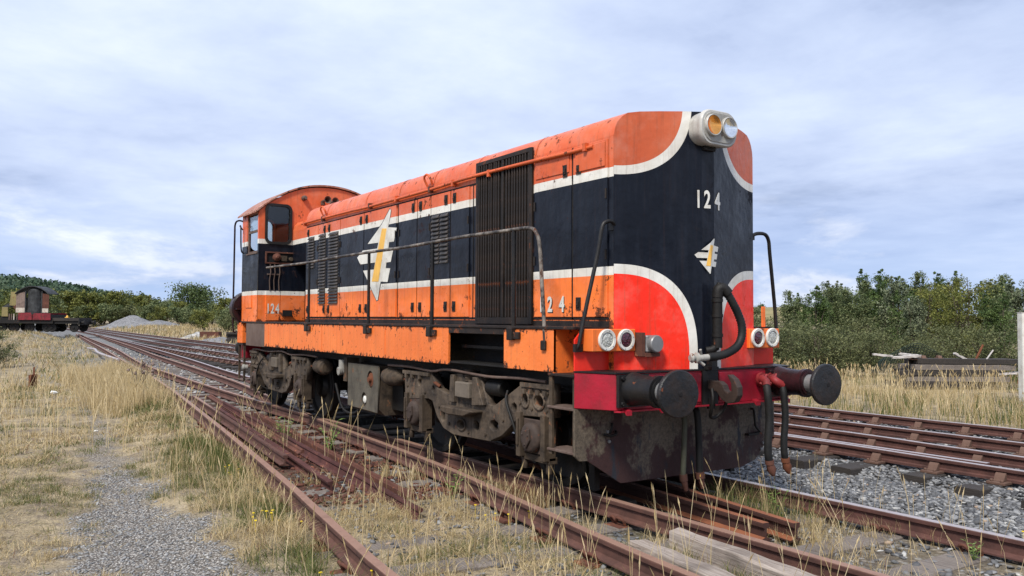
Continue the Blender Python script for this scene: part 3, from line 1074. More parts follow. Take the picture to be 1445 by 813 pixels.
# spring clips on the engine's rails (a pair of bent loops)
sc = MB()
sc.tube(smooth_path([(-.05, .02, -.145), (-.06, .05, -.10), (-.02, .07, -.085), (.01, .05, -.12), (.03, .06, -.09), (.07, .05, -.10), (.06, .02, -.145)], 4), .011, 6)
sc.bx(-.08, .08, .0, .10, -.158, -.142)
CLIP = mesh_of(sc, 'spring_clip', M_RUST)
x = 3.4
while x > -9:
    for k, sg in (('loco_near', -1), ('loco_near', 1), ('loco_far', -1), ('branch_right', -1), ('branch_left', -1), ('branch_left', 1)):
        if k.startswith('branch') and x > 2.3:
            continue
        par = trk_loco if k.startswith('loco') else trk_branch
        place('spring_clip', CLIP, (x + random.uniform(-.02, .02), float(rail_y(k, x)) + sg * .04, 0), par, (0, 0, 0 if sg > 0 else math.pi), (1.25, 1.25, 1.25))
    x -= .72

# curved switch rods behind the grass at the junction's far end
tag(MB().tube(smooth_path([(-42, -.4, .02), (-38, -.55, .10), (-33, -1.0, .12), (-28, -.95, .05)], 6), .05, 6).build('bent_rail', M_RAIL_WORN),
    'bent rail end curving out of the dry grass beyond the siding', 'rail')

SLIM = [(a * .82, b * .82) for a, b in FLATBOTTOM]
M_RUST3 = weathered('maroon_rust', (0.085, 0.030, 0.026, 1), dirt=(0.035, 0.014, 0.013, 1), rust=(0.15, 0.06, 0.035, 1), var=0.4, rust_amt=0.25, dirt_amt=0.6, streak=0.0, rough=0.9, bump=0.6)

# loose rails -------------------------------------------------------
def loose_rail(p0, p1, label, mat, roll=0.0, prof=FLATBOTTOM, group=None):
    p0, p1 = Vector(p0), Vector(p1)
    pr = [(a * math.cos(roll) - (b + .075) * math.sin(roll), a * math.sin(roll) + (b + .075) * math.cos(roll)) for a, b in prof]
    n = 5
    pts = [p0.lerp(p1, i / n) + Vector((0, random.uniform(-.006, .006), 0)) for i in range(n + 1)]
    return tag(rail_mesh(pts, pr).build('loose_rail', mat), label, 'rail', group)


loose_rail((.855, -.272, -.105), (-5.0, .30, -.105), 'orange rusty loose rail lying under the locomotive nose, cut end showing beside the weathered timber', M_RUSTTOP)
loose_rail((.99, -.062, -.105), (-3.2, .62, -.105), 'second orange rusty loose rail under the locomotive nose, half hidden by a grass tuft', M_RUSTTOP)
loose_rail((-1.35, -2.28, -.165), (-11.5, -1.40, -.12), 'long loose rail dumped in the siding, ending in grass', M_RUST3, 0.25, SLIM)
loose_rail((-2.1, -2.02, -.16), (-9.8, -1.30, -.13), 'rusty loose rail dumped in the siding, the closest to the locomotive bogies', M_RUST, 1.5, SLIM)
loose_rail((-2.9, -2.50, -.16), (-10.6, -1.72, -.13), 'rusty loose rail dumped in the siding between two longer loose rails', M_RUST3, -0.2, SLIM)
loose_rail((-4.4, -2.50, -.10), (-12.4, -1.75, -.07), 'pale topped loose rail lying against the inside of the curved siding rail', M_RAIL_RUSTY, 0.1, SLIM)
loose_rail((-5.3, -2.02, -.17), (-13.8, -1.15, -.14), 'dark loose rail sunk in the rust stained stones of the siding', M_RUST, 1.2, SLIM)

# weathered timbers by the near rail
def timber(p0, p1, w, h, label, mat=M_TIMBER, seed=1, name='timber_beam', group=None):
    rnd = random.Random(seed)
    p0, p1 = Vector(p0), Vector(p1)
    t = (p1 - p0)
    L = t.length
    t.normalize()
    n = Vector((0, 0, 1)).cross(t).normalized()
    up = t.cross(n)
    mb = MB()
    rings = []
    N = 9
    for i in range(N + 1):
        p = t * (L * i / N)
        j = lambda: rnd.uniform(-.008, .008)
        c = .012
        pr = [(-w / 2, 0), (w / 2, 0), (w / 2, h - c), (w / 2 - c, h), (-w / 2 + c, h), (-w / 2, h - c)]
        rings.append([Vector((a + j(), b + j())) for a, b in pr])
        rings[-1] = [(L * i / N + (j() * 3 if i in (0, N) else 0), q.x, q.y) for q in rings[-1]]
    mb.rings(rings, True, False)
    o = mb.build(name, mat)
    o.matrix_world = Matrix(((t.x, n.x, up.x, p0.x), (t.y, n.y, up.y, p0.y), (t.z, n.z, up.z, p0.z), (0, 0, 0, 1)))
    return tag(o, label, 'timber', group)


timber((.63, -1.06, -.19), (2.7, -1.27, -.19), .15, .17, 'pale weathered timber beam lying beside the rail under the locomotive', seed=3)
timber((.60, -1.43, -.20), (2.2, -1.63, -.20), .17, .14, 'grey cracked timber beam lying against the siding rail', seed=5)
# ---------------------------------------------------------------- the locomotive
LOCO = thing('diesel_locomotive', 'orange and navy diesel locomotive with white stripes standing on rusty track', 'locomotive', (-5.4, 0, 0))
X0, KN = 0.02, 0.302            # pointed nose: x = X0 - KN*|y|
HW = 0.926                      # half width of the hood


def nose_x(y):
    return X0 - KN * abs(y)


# hood shell --------------------------------------------------------
def hood_profile(hw=HW):
    half = [(hw, 3.27), (hw - .010, 3.325), (hw - .035, 3.39), (hw - .075, 3.44), (hw - .13, 3.478), (hw - .24, 3.498), (.5, 3.516), (.28, 3.533), (0.08, 3.545)]
    L = [(-a, b) for a, b in half]
    return L + [(-p, q) for p, q in L[::-1]]


prof = hood_profile()
mb = MB()
rear = [(-8.2, y, z) for y, z in prof]
front = [(nose_x(y), y, z) for y, z in prof]
midr = [(-2.65, y, z) for y, z in prof]
mb.rings([rear, midr, front], False, True, closed=False)
# flip not needed: side sheets
for s in (-1, 1):
    zz = [1.545, 2.4, 3.27]
    xs_ = [-8.2, -5, -2, -.262]
    for i in range(2):
        for j in range(3):
            q = [(xs_[j], s * HW, zz[i]), (xs_[j + 1], s * HW, zz[i]), (xs_[j + 1], s * HW, zz[i + 1]), (xs_[j], s * HW, zz[i + 1])]
            mb.add(q, [(0, 1, 2, 3) if s < 0 else (3, 2, 1, 0)])
for i in range(len(prof) - 1):
    (ya, za), (yb, zb) = prof[i], prof[i + 1]
    mb.add([(nose_x(ya), ya, 1.16), (nose_x(yb), yb, 1.16), (nose_x(yb), yb, zb), (nose_x(ya), ya, za)], [(0, 1, 2, 3)])
mb.add([(-8.2, y, z) for y, z in [(-HW, 1.545)] + prof + [(HW, 1.545)]], [list(range(len(prof) + 2))[::-1]])
for s in (-1, 1):   # cheeks of the nose below the running board
    mb.add([(-.262, s * HW, 1.16), (-.34, s * HW, 1.16), (-.34, s * HW, 1.545), (-.262, s * HW, 1.545)], [(0, 1, 2, 3)])
hood = mb.build('hood', LIVERY, LOCO)

# roof seams, hatches
for xx in (-7.25, -5.72, -4.62, -3.66, -2.64, -1.47):
    r0 = [(xx - .012, y * 1.004, z + .007) for y, z in prof]
    r1 = [(xx + .012, y * 1.004, z + .007) for y, z in prof]
    MB().rings([r0, r1], False, True, closed=False).build('roof_seam', M_ORANGE_UP, hood)
for xx, yy, sx, sy in ((-6.4, -.35, .5, .4), (-3.2, -.45, .34, .22), (-2.1, -.40, .6, .36), (-1.0, -.45, .16, .12)):
    MB().bx(xx - sx / 2, xx + sx / 2, yy - sy / 2, yy + sy / 2, 3.50, 3.545).build('roof_hatch', M_ORANGE_UP, hood, .01)
MB().lathe((-4.35, -.2, 3.5), (0, 0, 1), [(0, .05), (.14, .05), (.14, .035)], 10).build('exhaust_stub', M_SILVER, hood)
MB().bx(-8.19, -.32, -HW - .004, HW + .004, 1.548, 1.60).build('hood_base_strip', M_GRILLE, hood)

# hood doors
DOORS = [(-8.14, -7.605), (-7.585, -7.21), (-7.19, -6.665), (-6.64, -5.76), (-5.735, -4.68), (-4.60, -4.08), (-4.055, -3.71), (-3.69, -3.215), (-3.19, -2.77), (-1.47, -.862), (-.834, -.335)]
lt = MB()
lt.bx(-.036, .036, -.010, .0, -.06, .06)
lt.bx(-.018, .018, -.022, -.010, -.035, .025)
lt.cyl((0, -.03, -.01), (0, -.018, -.01), .012, n=8)
LATCH = mesh_of(lt, 'latch', M_GRILLE, .003)
hg = MB().cyl((0, -.006, -.045), (0, -.006, .045), .010, n=8)
HINGE = mesh_of(hg, 'hinge', M_GRILLE)
for sgn in (-1, 1):
    for i, (a, b) in enumerate(DOORS):
        ztop = 3.135 if i < 9 else 3.245
        y0 = sgn * (HW + .001)
        y1 = sgn * (HW + .015)
        door = MB().bx(a, b, min(y0, y1), max(y0, y1), 1.635, ztop).build('hood_door', LIVERY, hood, .004)
        if sgn < 0 or i in (3, 4, 9):
            rz = 0 if sgn < 0 else math.pi
            for zz in (3.04, 1.76):
                if i == 9 and zz < 2:
                    continue
                place('latch', LATCH, (b - .09 if i % 2 else a + .09, sgn * (HW + .015), zz), hood, (0, 0, rz))
            for zz in (2.75, 2.2):
                place('hinge', HINGE, (a + .012 if i % 2 else b - .012, sgn * (HW + .015), zz), hood, (0, 0, rz))
# black strips painting the shade in the gaps round the doors
sl = MB()
for sgn in (-1, 1):
    e = [d[0] for d in DOORS] + [d[1] for d in DOORS]
    for xx in [(-7.595), (-7.20), (-6.652), (-5.747), (-4.64), (-4.067), (-3.70), (-3.202), (-2.69), (-.848)]:
        w = .011 if xx not in (-4.64, -2.69) else .006
        sl.bx(xx - w, xx + w, sgn * (HW + .004) - .002, sgn * (HW + .004) + .002, 1.61, 3.25 if xx == -.848 else 3.14)
    sl.bx(-8.15, -2.6, sgn * (HW + .004) - .002, sgn * (HW + .004) + .002, 3.137, 3.155)
    sl.bx(-8.15, -.32, sgn * (HW + .004) - .002, sgn * (HW + .004) + .002, 1.612, 1.633)
sl.build('door_gap_shade', M_VOID, hood)
# hatch and latch panel high on the foremost door
MB().bx(-.79, -.36, -HW - .026, -HW - .014, 3.00, 3.225).build('inspection_hatch', LIVERY, hood, .004)
MB().bx(-1.44, -.89, -HW - .024, -HW - .014, 3.02, 3.225).build('inspection_hatch', LIVERY, hood, .004)

# louvres
lv = MB()
lv.prism([(0, -.018), (-.022, -.020), (-.024, -.012), (0, .018)], 'x', -.5, .5)
LOUVRE = mesh_of(lv, 'louvre_slat', weathered('louvre_steel', (0.035, 0.034, 0.036, 1), dirt=(0.12, 0.10, 0.085, 1), var=.3, rust_amt=.2, dirt_amt=.6, streak=0, rough=.5))
for (a, b, z0, z1, n) in ((-8.04, -7.77, 2.44, 2.97, 11), (-7.53, -7.25, 1.84, 2.98, 23), (-7.10, -6.72, 1.84, 2.97, 23), (-3.655, -3.475, 2.28, 2.89, 12), (-3.43, -3.25, 2.28, 2.89, 12)):
    for k in range(n):
        zz = z0 + (z1 - z0) * (k + .5) / n
        for sgn in (-1, 1):
            place('louvre_slat', LOUVRE, ((a + b) / 2, sgn * (HW + .015), zz), hood, (0, 0, 0 if sgn < 0 else math.pi), (b - a, 1, 1.15))

# radiator grille: frame, backing and upright bars
for sgn in (-1, 1):
    yb = sgn * HW
    fr = MB()
    o_ = sgn * .03
    lo, hi = min(yb, yb + o_), max(yb, yb + o_)
    fr.bx(-2.60, -2.555, lo, hi, 1.56, 3.37)
    fr.bx(-1.545, -1.50, lo, hi, 1.56, 3.37)
    fr.bx(-2.555, -1.545, lo, hi, 3.325, 3.37)
    fr.bx(-2.555, -1.545, lo, hi, 1.56, 1.63)
    fr.bx(-2.07, -2.03, lo, hi, 1.63, 3.325)
    gr = fr.build('grille_frame', M_GRILLE, hood, .004)
    MB().bx(-2.556, -1.544, min(yb + sgn * .001, yb + sgn * .005), max(yb + sgn * .001, yb + sgn * .005), 1.62, 3.33).build('grille_backing', M_VOID, hood)
    bar = mesh_of(MB().bx(-.011, .011, -.012, .012, 1.632, 3.323), 'grille_bar', M_GRILLE, .003)
    for k in range(20):
        xx = -2.53 + (k + .0) * (0.965 / 19)
        if abs(xx + 2.05) > .028:
            place('grille_bar', bar, (xx, yb + sgn * .0175, random.uniform(-.003, .003)), hood, (0, random.uniform(-.002, .002), 0))
    for zz in (2.0, 2.45, 2.9):
        MB().bx(-2.556, -1.544, min(yb + sgn * .006, yb + sgn * .009), max(yb + sgn * .006, yb + sgn * .009), zz - .012, zz + .012).build('grille_stay', M_GRILLE, hood)

# narrower hood section next to the cab
p2 = [(-.68, 2.62), (-.68, 3.22), (-.66, 3.32), (-.60, 3.39), (-.5, 3.42), (0, 3.45), (.5, 3.42), (.60, 3.39), (.66, 3.32), (.68, 3.22), (.68, 2.62)]
MB().rings([[(-9.62, a, b) for a, b in p2], [(-8.19, a, b) for a, b in p2]], True, False).build('hood_neck', LIVERY_CAB, LOCO)
MB().bx(-9.62, -8.25, -.42, .42, 1.55, 2.63).build('hood_neck_base', M_NAVY, LOCO)

# cab ---------------------------------------------------------------
def roof_z(y, top=4.115, drop=.545, w=1.33):
    return top - drop * (abs(y) / w) ** 2.2


def rrect(x0, x1, y0, y1, r, n=5):
    out_ = []
    for cx, cy, a0 in ((x1 - r, y1 - r, 0), (x0 + r, y1 - r, 90), (x0 + r, y0 + r, 180), (x1 - r, y0 + r, 270)):
        for k in range(n + 1):
            a = R(a0 + 90 * k / n)
            out_.append((cx + r * math.cos(a), cy + r * math.sin(a)))
    return out_


CY = 1.309
arch = [(y, roof_z(y) - .02) for y in np.linspace(CY, -CY, 25)]
wall = [(-CY, 1.55), (CY, 1.55)] + arch
WINF = [rrect(-1.165, -.735, 3.0, 3.68, .09), rrect(.735, 1.165, 3.0, 3.68, .09)]
WINR = [rrect(-1.16, -.72, 2.9, 3.52, .12), rrect(.72, 1.16, 2.9, 3.52, .12)]
cabw = curve_plate([wall] + WINF, .04, basis((-9.65, 0, 0), (0, 1, 0), (0, 0, 1)), 'cab_front_wall', LIVERY_CAB, LOCO)
cabr = curve_plate([wall] + WINR, .04, basis((-10.66, 0, 0), (0, 1, 0), (0, 0, 1)), 'cab_rear_wall', LIVERY_CAB, LOCO)
for s in (-1, 1):
    sw = curve_plate([[(-10.64, 1.55), (-9.67, 1.55), (-9.67, 3.555), (-10.64, 3.555)], rrect(-10.36, -9.70, 2.82, 3.54, .02)], .035,
                     basis((0, s * (CY - .018), 0), (1, 0, 0), (0, 0, 1)), 'cab_side_wall', LIVERY_CAB, LOCO)
    # sliding side window: frame, bar and pane
    f = MB()
    yy = s * (CY - .03)
    f.bx(-10.36, -10.31, yy - .012, yy + .012, 2.82, 3.54)
    f.bx(-9.75, -9.70, yy - .012, yy + .012, 2.82, 3.54)
    f.bx(-10.31, -9.75, yy - .012, yy + .012, 3.19, 3.235)
    f.bx(-10.31, -9.75, yy - .012, yy + .012, 2.82, 2.85)
    wf = f.build('side_window', M_RUSTPANEL, LOCO)
    MB().bx(-10.31, -9.75, yy - .003, yy + .003, 3.235, 3.54).build('pane', M_GLASS, wf)
    # body rail under the window and door panel
    MB().bx(-10.36, -9.69, min(s * CY, s * (CY + .02)), max(s * CY, s * (CY + .02)), 2.79, 2.815).build('window_sill', M_RUSTPANEL, LOCO)
    MB().bx(-10.36, -9.99, min(s * CY, s * (CY + .014)), max(s * CY, s * (CY + .014)), 1.80, 2.12).build('locker_panel', LIVERY_CAB, LOCO, .004)
    MB().tube(smooth_path([(-10.64, s * (CY + .01), 3.30), (-10.60, s * (CY + .07), 3.36), (-10.52, s * (CY + .08), 3.32), (-10.50, s * (CY + .07), 2.9), (-10.50, s * (CY + .01), 2.84)], 5), .014, 6).build('grab_rail', M_BLACK, LOCO)
for (y0, y1) in ((-1.165, -.735), (.735, 1.165)):
    ring = curve_plate([rrect(y0 - .035, y1 + .035, 2.965, 3.715, .115), rrect(y0 + .012, y1 - .012, 3.012, 3.668, .08)], .03, basis((-9.618, 0, 0), (0, 1, 0), (0, 0, 1)), 'cab_window', M_RUBBER, LOCO)
    curve_plate([rrect(y0 + .005, y1 - .005, 3.005, 3.675, .085)], .006, basis((-9.64, 0, 0), (0, 1, 0), (0, 0, 1)), 'pane', M_GLASS, ring)
for (y0, y1) in ((-1.16, -.72), (.72, 1.16)):
    ring = curve_plate([rrect(y0 - .035, y1 + .035, 2.865, 3.555, .14), rrect(y0 + .012, y1 - .012, 2.912, 3.508, .11)], .03, basis((-10.695, 0, 0), (0, 1, 0), (0, 0, 1)), 'cab_window', M_RUBBER, LOCO)
    curve_plate([rrect(y0 + .005, y1 - .005, 2.905, 3.515, .115)], .006, basis((-10.67, 0, 0), (0, 1, 0), (0, 0, 1)), 'pane', M_GLASS, ring)
ys_ = np.linspace(-1.37, 1.37, 29)
ro = [[(-10.82 + .0, y, roof_z(y) + .03) for y in ys_] + [(-10.82, y, roof_z(y)) for y in ys_[::-1]],
      [(-9.59, y, roof_z(y) + .03) for y in ys_] + [(-9.59, y, roof_z(y)) for y in ys_[::-1]]]
cabroof = MB().rings(ro, True, False).build('cab_roof', weathered('cab_roof_paint', (0.33, 0.13, 0.08, 1), dirt=(0.45, 0.36, 0.30, 1), rust=RUSTC, var=.3, rust_amt=.45, dirt_amt=.5, streak=.3, rough=.55), LOCO)
# horns on the cab front, above the hood
hn = MB()
for yy, L in ((-.12, .30), (.06, .22)):
    hn.lathe((-9.63, yy, 3.83), (1, 0, 0), [(0, .022), (L * .5, .026), (L * .8, .045), (L, .07), (L - .01, .055), (L * .6, .02)], 14)
    hn.bx(-9.63, -9.56, yy - .03, yy + .03, 3.76, 3.83)
hn.build('horn', M_RUSTPANEL, LOCO)
MB().lathe((-9.63, -.48, 3.86), (1, 0, 0), [(0, .05), (.06, .05), (.07, .035), (.12, .03)], 12).build('ventilator', M_RUSTPANEL, LOCO)
# equipment on the cab front: open recess with rusty frame and gear, panels, footstep
rf = MB()
for (a, b, c, d) in ((-1.19, -.43, 2.80, 2.825), (-1.19, -.43, 2.605, 2.63), (-1.19, -1.165, 2.63, 2.80), (-.455, -.43, 2.63, 2.80)):
    rf.bx(-9.628, -9.585, a, b, c, d)
rec = rf.build('equipment_recess', M_RUST, LOCO, .003)
MB().bx(-9.629, -9.612, -1.165, -.455, 2.63, 2.80).build('recess_back', M_VOID, rec)
MB().lathe((-9.62, -.985, 2.725), (1, 0, 0), [(0, .075), (.05, .075), (.065, .05), (.09, .02)], 16).build('valve_cover', M_RUST, rec)
MB().bx(-9.61, -9.57, -.90, -.80, 2.66, 2.76).lathe((-9.61, -.72, 2.70), (1, 0, 0), [(0, .04), (.05, .035)], 10).bx(-9.61, -9.58, -.66, -.56, 2.65, 2.74).build('valve_gear', M_BOGIE, rec)
pp = MB()
for yy in (-1.10, -1.02, -.93):
    pp.tube([(-9.60, yy, 2.60), (-9.59, yy + .01, 2.45), (-9.60, yy - .01, 2.30), (-9.60, yy, 2.12)], .012, 6)
pp.bx(-9.625, -9.60, -1.15, -.90, 2.40, 2.425)
pp.build('brake_pipe', M_RUSTPANEL, LOCO)
MB().bx(-9.628, -9.606, -1.17, -.905, 1.57, 2.135).build('cab_front_panel', LIVERY_CAB, LOCO, .004)
MB().bx(-9.628, -9.606, -.895, -.44, 1.57, 2.62).build('cab_front_panel', LIVERY_CAB, LOCO, .004)
MB().bx(-9.605, -9.598, -.86, -.68, 1.66, 1.76).build('footstep_hole', M_VOID, LOCO, .002)
MB().bx(-9.604, -9.57, -.87, -.67, 1.645, 1.66).build('footstep', M_GRILLE, LOCO)
for ch, yy in (('1', -1.125), ('2', -1.045), ('4', -.955)):
    text_plate(ch, .25, basis((-9.604, yy, 1.70), (0, 1, 0), (0, 0, 1)), 'number_lettering', M_WHITE, LOCO, .56, .02)
# inside of the cab: floor desk, seat back and rear bulkhead shade
curve_plate([[(-1.28, 1.6), (1.28, 1.6), (1.28, 3.52), (.9, 3.80), (0, 4.04), (-.9, 3.80), (-1.28, 3.52)]] + [rrect(a - .02, b + .02, 2.88, 3.54, .12) for a, b in ((-1.16, -.72), (.72, 1.16))], .01, basis((-10.625, 0, 0), (0, 1, 0), (0, 0, 1)), 'cab_lining', M_INTERIOR, LOCO)
MB().bx(-10.3, -9.75, -.6, .6, 1.6, 2.75).build('control_desk', M_INTERIOR, LOCO, .02)
MB().bx(-10.60, -9.70, -1.25, 1.25, 1.56, 1.60).build('cab_floor', M_INTERIOR, LOCO)

# frame, sill and running board -----------------------------------------
MB().bx(-10.70, -.345, -CY - .012, CY + .012, 1.522, 1.548).build('running_board', M_GRILLE, LOCO, .004)
for s in (-1, 1):
    def sill(a, b, z0, z1, nm='sill_panel', mat=M_SILL):
        y0, y1 = s * (CY - .03), s * CY
        return MB().bx(a, b, min(y0, y1), max(y0, y1), z0, z1).build(nm, mat, LOCO, .003)
    sill(-9.195, -2.575, 1.115, 1.520)
    sill(-10.33, -9.20, 1.100, 1.520, mat=M_RUSTPANEL if s < 0 else M_ORANGE)
    sill(-2.57, -1.465, 1.46, 1.521, 'sill_header', M_GRILLE)
    sill(-1.46, -.64, 1.135, 1.520)
    op = MB()
    yi = s * .95
    op.bx(-2.575, -1.46, min(yi, yi + s * .02), max(yi, yi + s * .02), 1.10, 1.47)
    op.build('opening_back', M_VOID, LOCO)
    MB().bx(-2.57, -1.465, min(s * 1.0, s * 1.29), max(s * 1.0, s * 1.29), 1.135, 1.155).build('opening_floor', M_DARKIRON, LOCO)
    MB().bx(-2.57, -1.465, min(s * 1.1, s * 1.14), max(s * 1.1, s * 1.14), 1.30, 1.33).build('opening_pipe', M_DARKIRON, LOCO)
    for xx in (-8.97, -6.4, -4.2):
        MB().bx(xx - .008, xx + .008, min(s * CY, s * (CY + .004)), max(s * CY, s * (CY + .004)), 1.12, 1.52).build('sill_strap', M_ORANGE, LOCO)
    # step well and ladder at the front
    MB().bx(-.64, -.35, min(s * 1.0, s * 1.03), max(s * 1.0, s * 1.03), 1.13, 1.51).build('step_well', M_ORANGE, LOCO)
    MB().bx(-.655, -.640, min(s * 1.03, s * (CY - .002)), max(s * 1.03, s * (CY - .002)), 1.13, 1.52).build('step_well_side', M_ORANGE, LOCO)
    MB().bx(-.72, -.338, min(s * 1.02, s * (CY + .006)), max(s * 1.02, s * (CY + .006)), 1.105, 1.13).build('step_tread', M_GRILLE, LOCO, .004)
    lad = MB()
    lad.bx(-.725, -.675, min(s * 1.27, s * 1.30), max(s * 1.27, s * 1.30), .40, 1.106)
    lad.bx(-.375, -.352, min(s * 1.27, s * 1.30), max(s * 1.27, s * 1.30), .42, 1.106)
    ld = lad.build('step_ladder', M_BOGIE, LOCO, .004)
    for zz in (.815, .435):
        MB().bx(-.73, -.345, min(s * 1.08, s * 1.315), max(s * 1.08, s * 1.315), zz, zz + .022).build('tread', M_RUSTPANEL, ld, .004)
    lad = MB()
    lad.bx(-10.93, -10.90, min(s * 1.24, s * 1.28), max(s * 1.24, s * 1.28), .40, 1.11)
    lad.bx(-10.60, -10.57, min(s * 1.24, s * 1.28), max(s * 1.24, s * 1.28), .40, 1.11)
    ld = lad.build('step_ladder', M_BOGIE, LOCO, .004)
    for zz in (.80, .42):
        MB().bx(-10.93, -10.57, min(s * 1.04, s * 1.29), max(s * 1.04, s * 1.29), zz, zz + .022).build('tread', M_RUSTPANEL, ld, .004)
    MB().bx(-10.94, -10.56, min(s * 1.0, s * 1.30), max(s * 1.0, s * 1.30), 1.10, 1.125).build('step_tread', M_GRILLE, LOCO)
    MB().bx(-10.57, -10.335, min(s * 1.0, s * 1.05), max(s * 1.0, s * 1.05), 1.12, 1.52).build('step_well', M_ORANGE, LOCO)
MB().bx(-10.6, -.40, -.94, .94, .98, 1.52).build('underframe', M_DARKIRON, LOCO)
MB().bx(-10.96, -10.63, -1.30, 1.30, 1.13, 1.52).build('rear_apron', M_ORANGE, LOCO, .01)
MB().bx(-11.0, -10.66, -1.22, 1.22, .84, 1.13).build('rear_buffer_beam', M_CRIMSON, LOCO, .01)

# front end ---------------------------------------------------------------
apr = [(-CY, 1.165), (-CY, 1.433), (-1.219, 1.532), (1.219, 1.532), (CY, 1.433), (CY, 1.165)]
MB().prism(apr, 'x', -.346, -.328).build('front_apron', M_RED, LOCO)
MB().bx(-.34, -.325, -.90, .90, 1.536, 1.556).build('apron_lip', M_RED, LOCO)
MB().bx(-.34, -.327, -1.225, 1.225, 1.528, 1.547).build('apron_cap', M_GRILLE, LOCO)
beam = MB().prism([(-.345, -1.309), (0, -1.129), (0, 1.129), (-.345, 1.309)], 'z', .84, 1.15).build('buffer_beam', M_CRIMSON, LOCO, .006)
MB().prism([(-.345, -1.312), (.012, -1.134), (.012, 1.134), (-.345, 1.312)], 'z', 1.152, 1.166).build('beam_top_flange', M_BLACK, beam)
MB().prism([(-.02, -1.13), (.03, -1.10), (.03, 1.10), (-.02, 1.13)], 'z', .826, .840).build('beam_lower_flange', M_CRIMSON, beam)
for yy in (-.62, .62, -1.02, 1.06):
    MB().prism([(0, .845), (.05, .80), (.05, .84), (0, .86)], 'y', yy - .03, yy + .03).build('beam_gusset', M_CRIMSON, beam)
for s in (-1, 1):
    MB().prism([(.001, s * .12), (.001, s * .30), (.016, s * .30), (.016, s * .12)] if s > 0 else [(.001, -.30), (.001, -.12), (.016, -.12), (.016, -.30)], 'z', .87, 1.13).build('draw_plate', M_CRIMSON, beam, .003)
MB().bx(-.01, .02, -.10, .10, .84, 1.15).build('draw_pocket', M_BLACK, beam)


def buffer(xb, d, y, bodymat, big=True):
    o = MB()
    yy = y
    o.bx(min(xb, xb + d * .035), max(xb, xb + d * .035), yy - .17, yy + .17, .87, 1.17 if False else 1.145)
    for a in (-.13, .13):
        for b in (.90, 1.115):
            o.cyl((xb + d * .03, yy + a, b), (xb + d * .055, yy + a, b), .022, .018, 6)
    o.lathe((xb + d * .03, yy, 1.02), (d, 0, 0), [(0, .145), (.10, .128), (.28, .118), (.285, .135), (.33, .135), (.332, .112), (.345, .112)], 22)
    body = o.build('buffer', bodymat, LOCO)
    MB().lathe((xb + d * .34, yy, 1.02), (d, 0, 0), [(0, .085), (.17, .085)], 18).build('plunger', M_SOCKET, body)
    MB().lathe((xb + d * .49, yy, 1.02), (d, 0, 0), [(0, .08), (.012, .12), (.045, .205), (.052, .214), (.074, .214), (.084, .205), (.090, .14), (.093, .02)], 36, 1.04, .90).build('buffer_head', M_BUFFER, body)
    MB().lathe((xb + d * .584, yy, 1.02), (d, 0, 0), [(0, .022), (.003, .018)], 10).build('head_boss', M_VOID, body)
    return body


M_MAROON = weathered('maroon_paint', (0.026, 0.0065, 0.009, 1), dirt=(0.007, 0.006, 0.006, 1), var=.4, rust_amt=.12, dirt_amt=1.0, streak=.5, rough=.35)
buffer(0.0, 1, -.9525, M_BLACK)
buffer(0.0, 1, .9525, M_MAROON)
buffer(-11.0, -1, -.9525, M_BLACK)
buffer(-11.0, -1, .9525, M_BLACK)

hookpoly = [(0, 1.065), (.15, 1.06), (.195, 1.03), (.215, .985), (.255, .962), (.292, .985), (.290, 1.05), (.245, 1.125), (.262, 1.128), (.325, 1.09), (.365, 1.02), (.366, .945), (.325, .885), (.245, .868), (.175, .90), (.12, .965), (0, .985)]
hk = MB().prism(hookpoly, 'y', -.035, .035).build('coupling_hook', weathered('hook_iron', (0.040, 0.026, 0.020, 1), dirt=(0.012, .010, .009, 1), var=.4, rust_amt=.2, dirt_amt=.6, streak=0, rough=.6, bump=.5), LOCO, .012, 2)
MB().tube(smooth_path([(.10, -.07, .99), (.13, -.09, .90), (.10, -.08, .80), (.06, -.05, .74), (.05, .0, .72), (.06, .05, .74), (.10, .08, .80), (.13, .09, .90), (.10, .07, .99)], 4), .016, 8).build('coupling_link', M_DARKIRON, hk)

# snowplough plate
sp = [(-1.31, .836), (-1.31, .43), (-1.26, .385), (-1.17, .38), (-.79, .148), (.80, .142), (1.02, .20), (1.19, .375), (1.31, .42), (1.31, .836)]
plough = MB().prism(sp, 'x', -.346, -.322).build('plough_plate', M_PLOUGH, LOCO)
for yy, zz in ((1.13, .36), (1.10, .30), (-.95, .62), (-.93, .53), (1.0, .66)):
    MB().lathe((-.322, yy, zz), (1, 0, 0), [(0, .016), (.014, .014)], 8).build('bolt', M_SOCKET, plough)
MB().tube(smooth_path([(-.31, -1.0, .60), (-.28, -.95, .585), (-.27, -.89, .60), (-.31, -.86, .62)], 4), .012, 6).tube([(-.31, -.93, .60), (-.29, -.92, .66), (-.31, -.90, .69)], .01, 6).build('chain_hook', M_DARKIRON, plough)
MB().tube(smooth_path([(-.31, .93, .72), (-.28, .95, .70), (-.28, .97, .55), (-.29, 1.05, .48), (-.31, 1.0, .47)], 4), .012, 6).bx(-.32, -.27, .86, 1.06, .455, .475).build('pipe_bracket', M_DARKIRON, plough)
for s in (-1, 1):
    MB().bx(-.60, -.52, s * .90 - .03, s * .90 + .03, .06, .50).build('rail_guard', M_DARKIRON, LOCO)

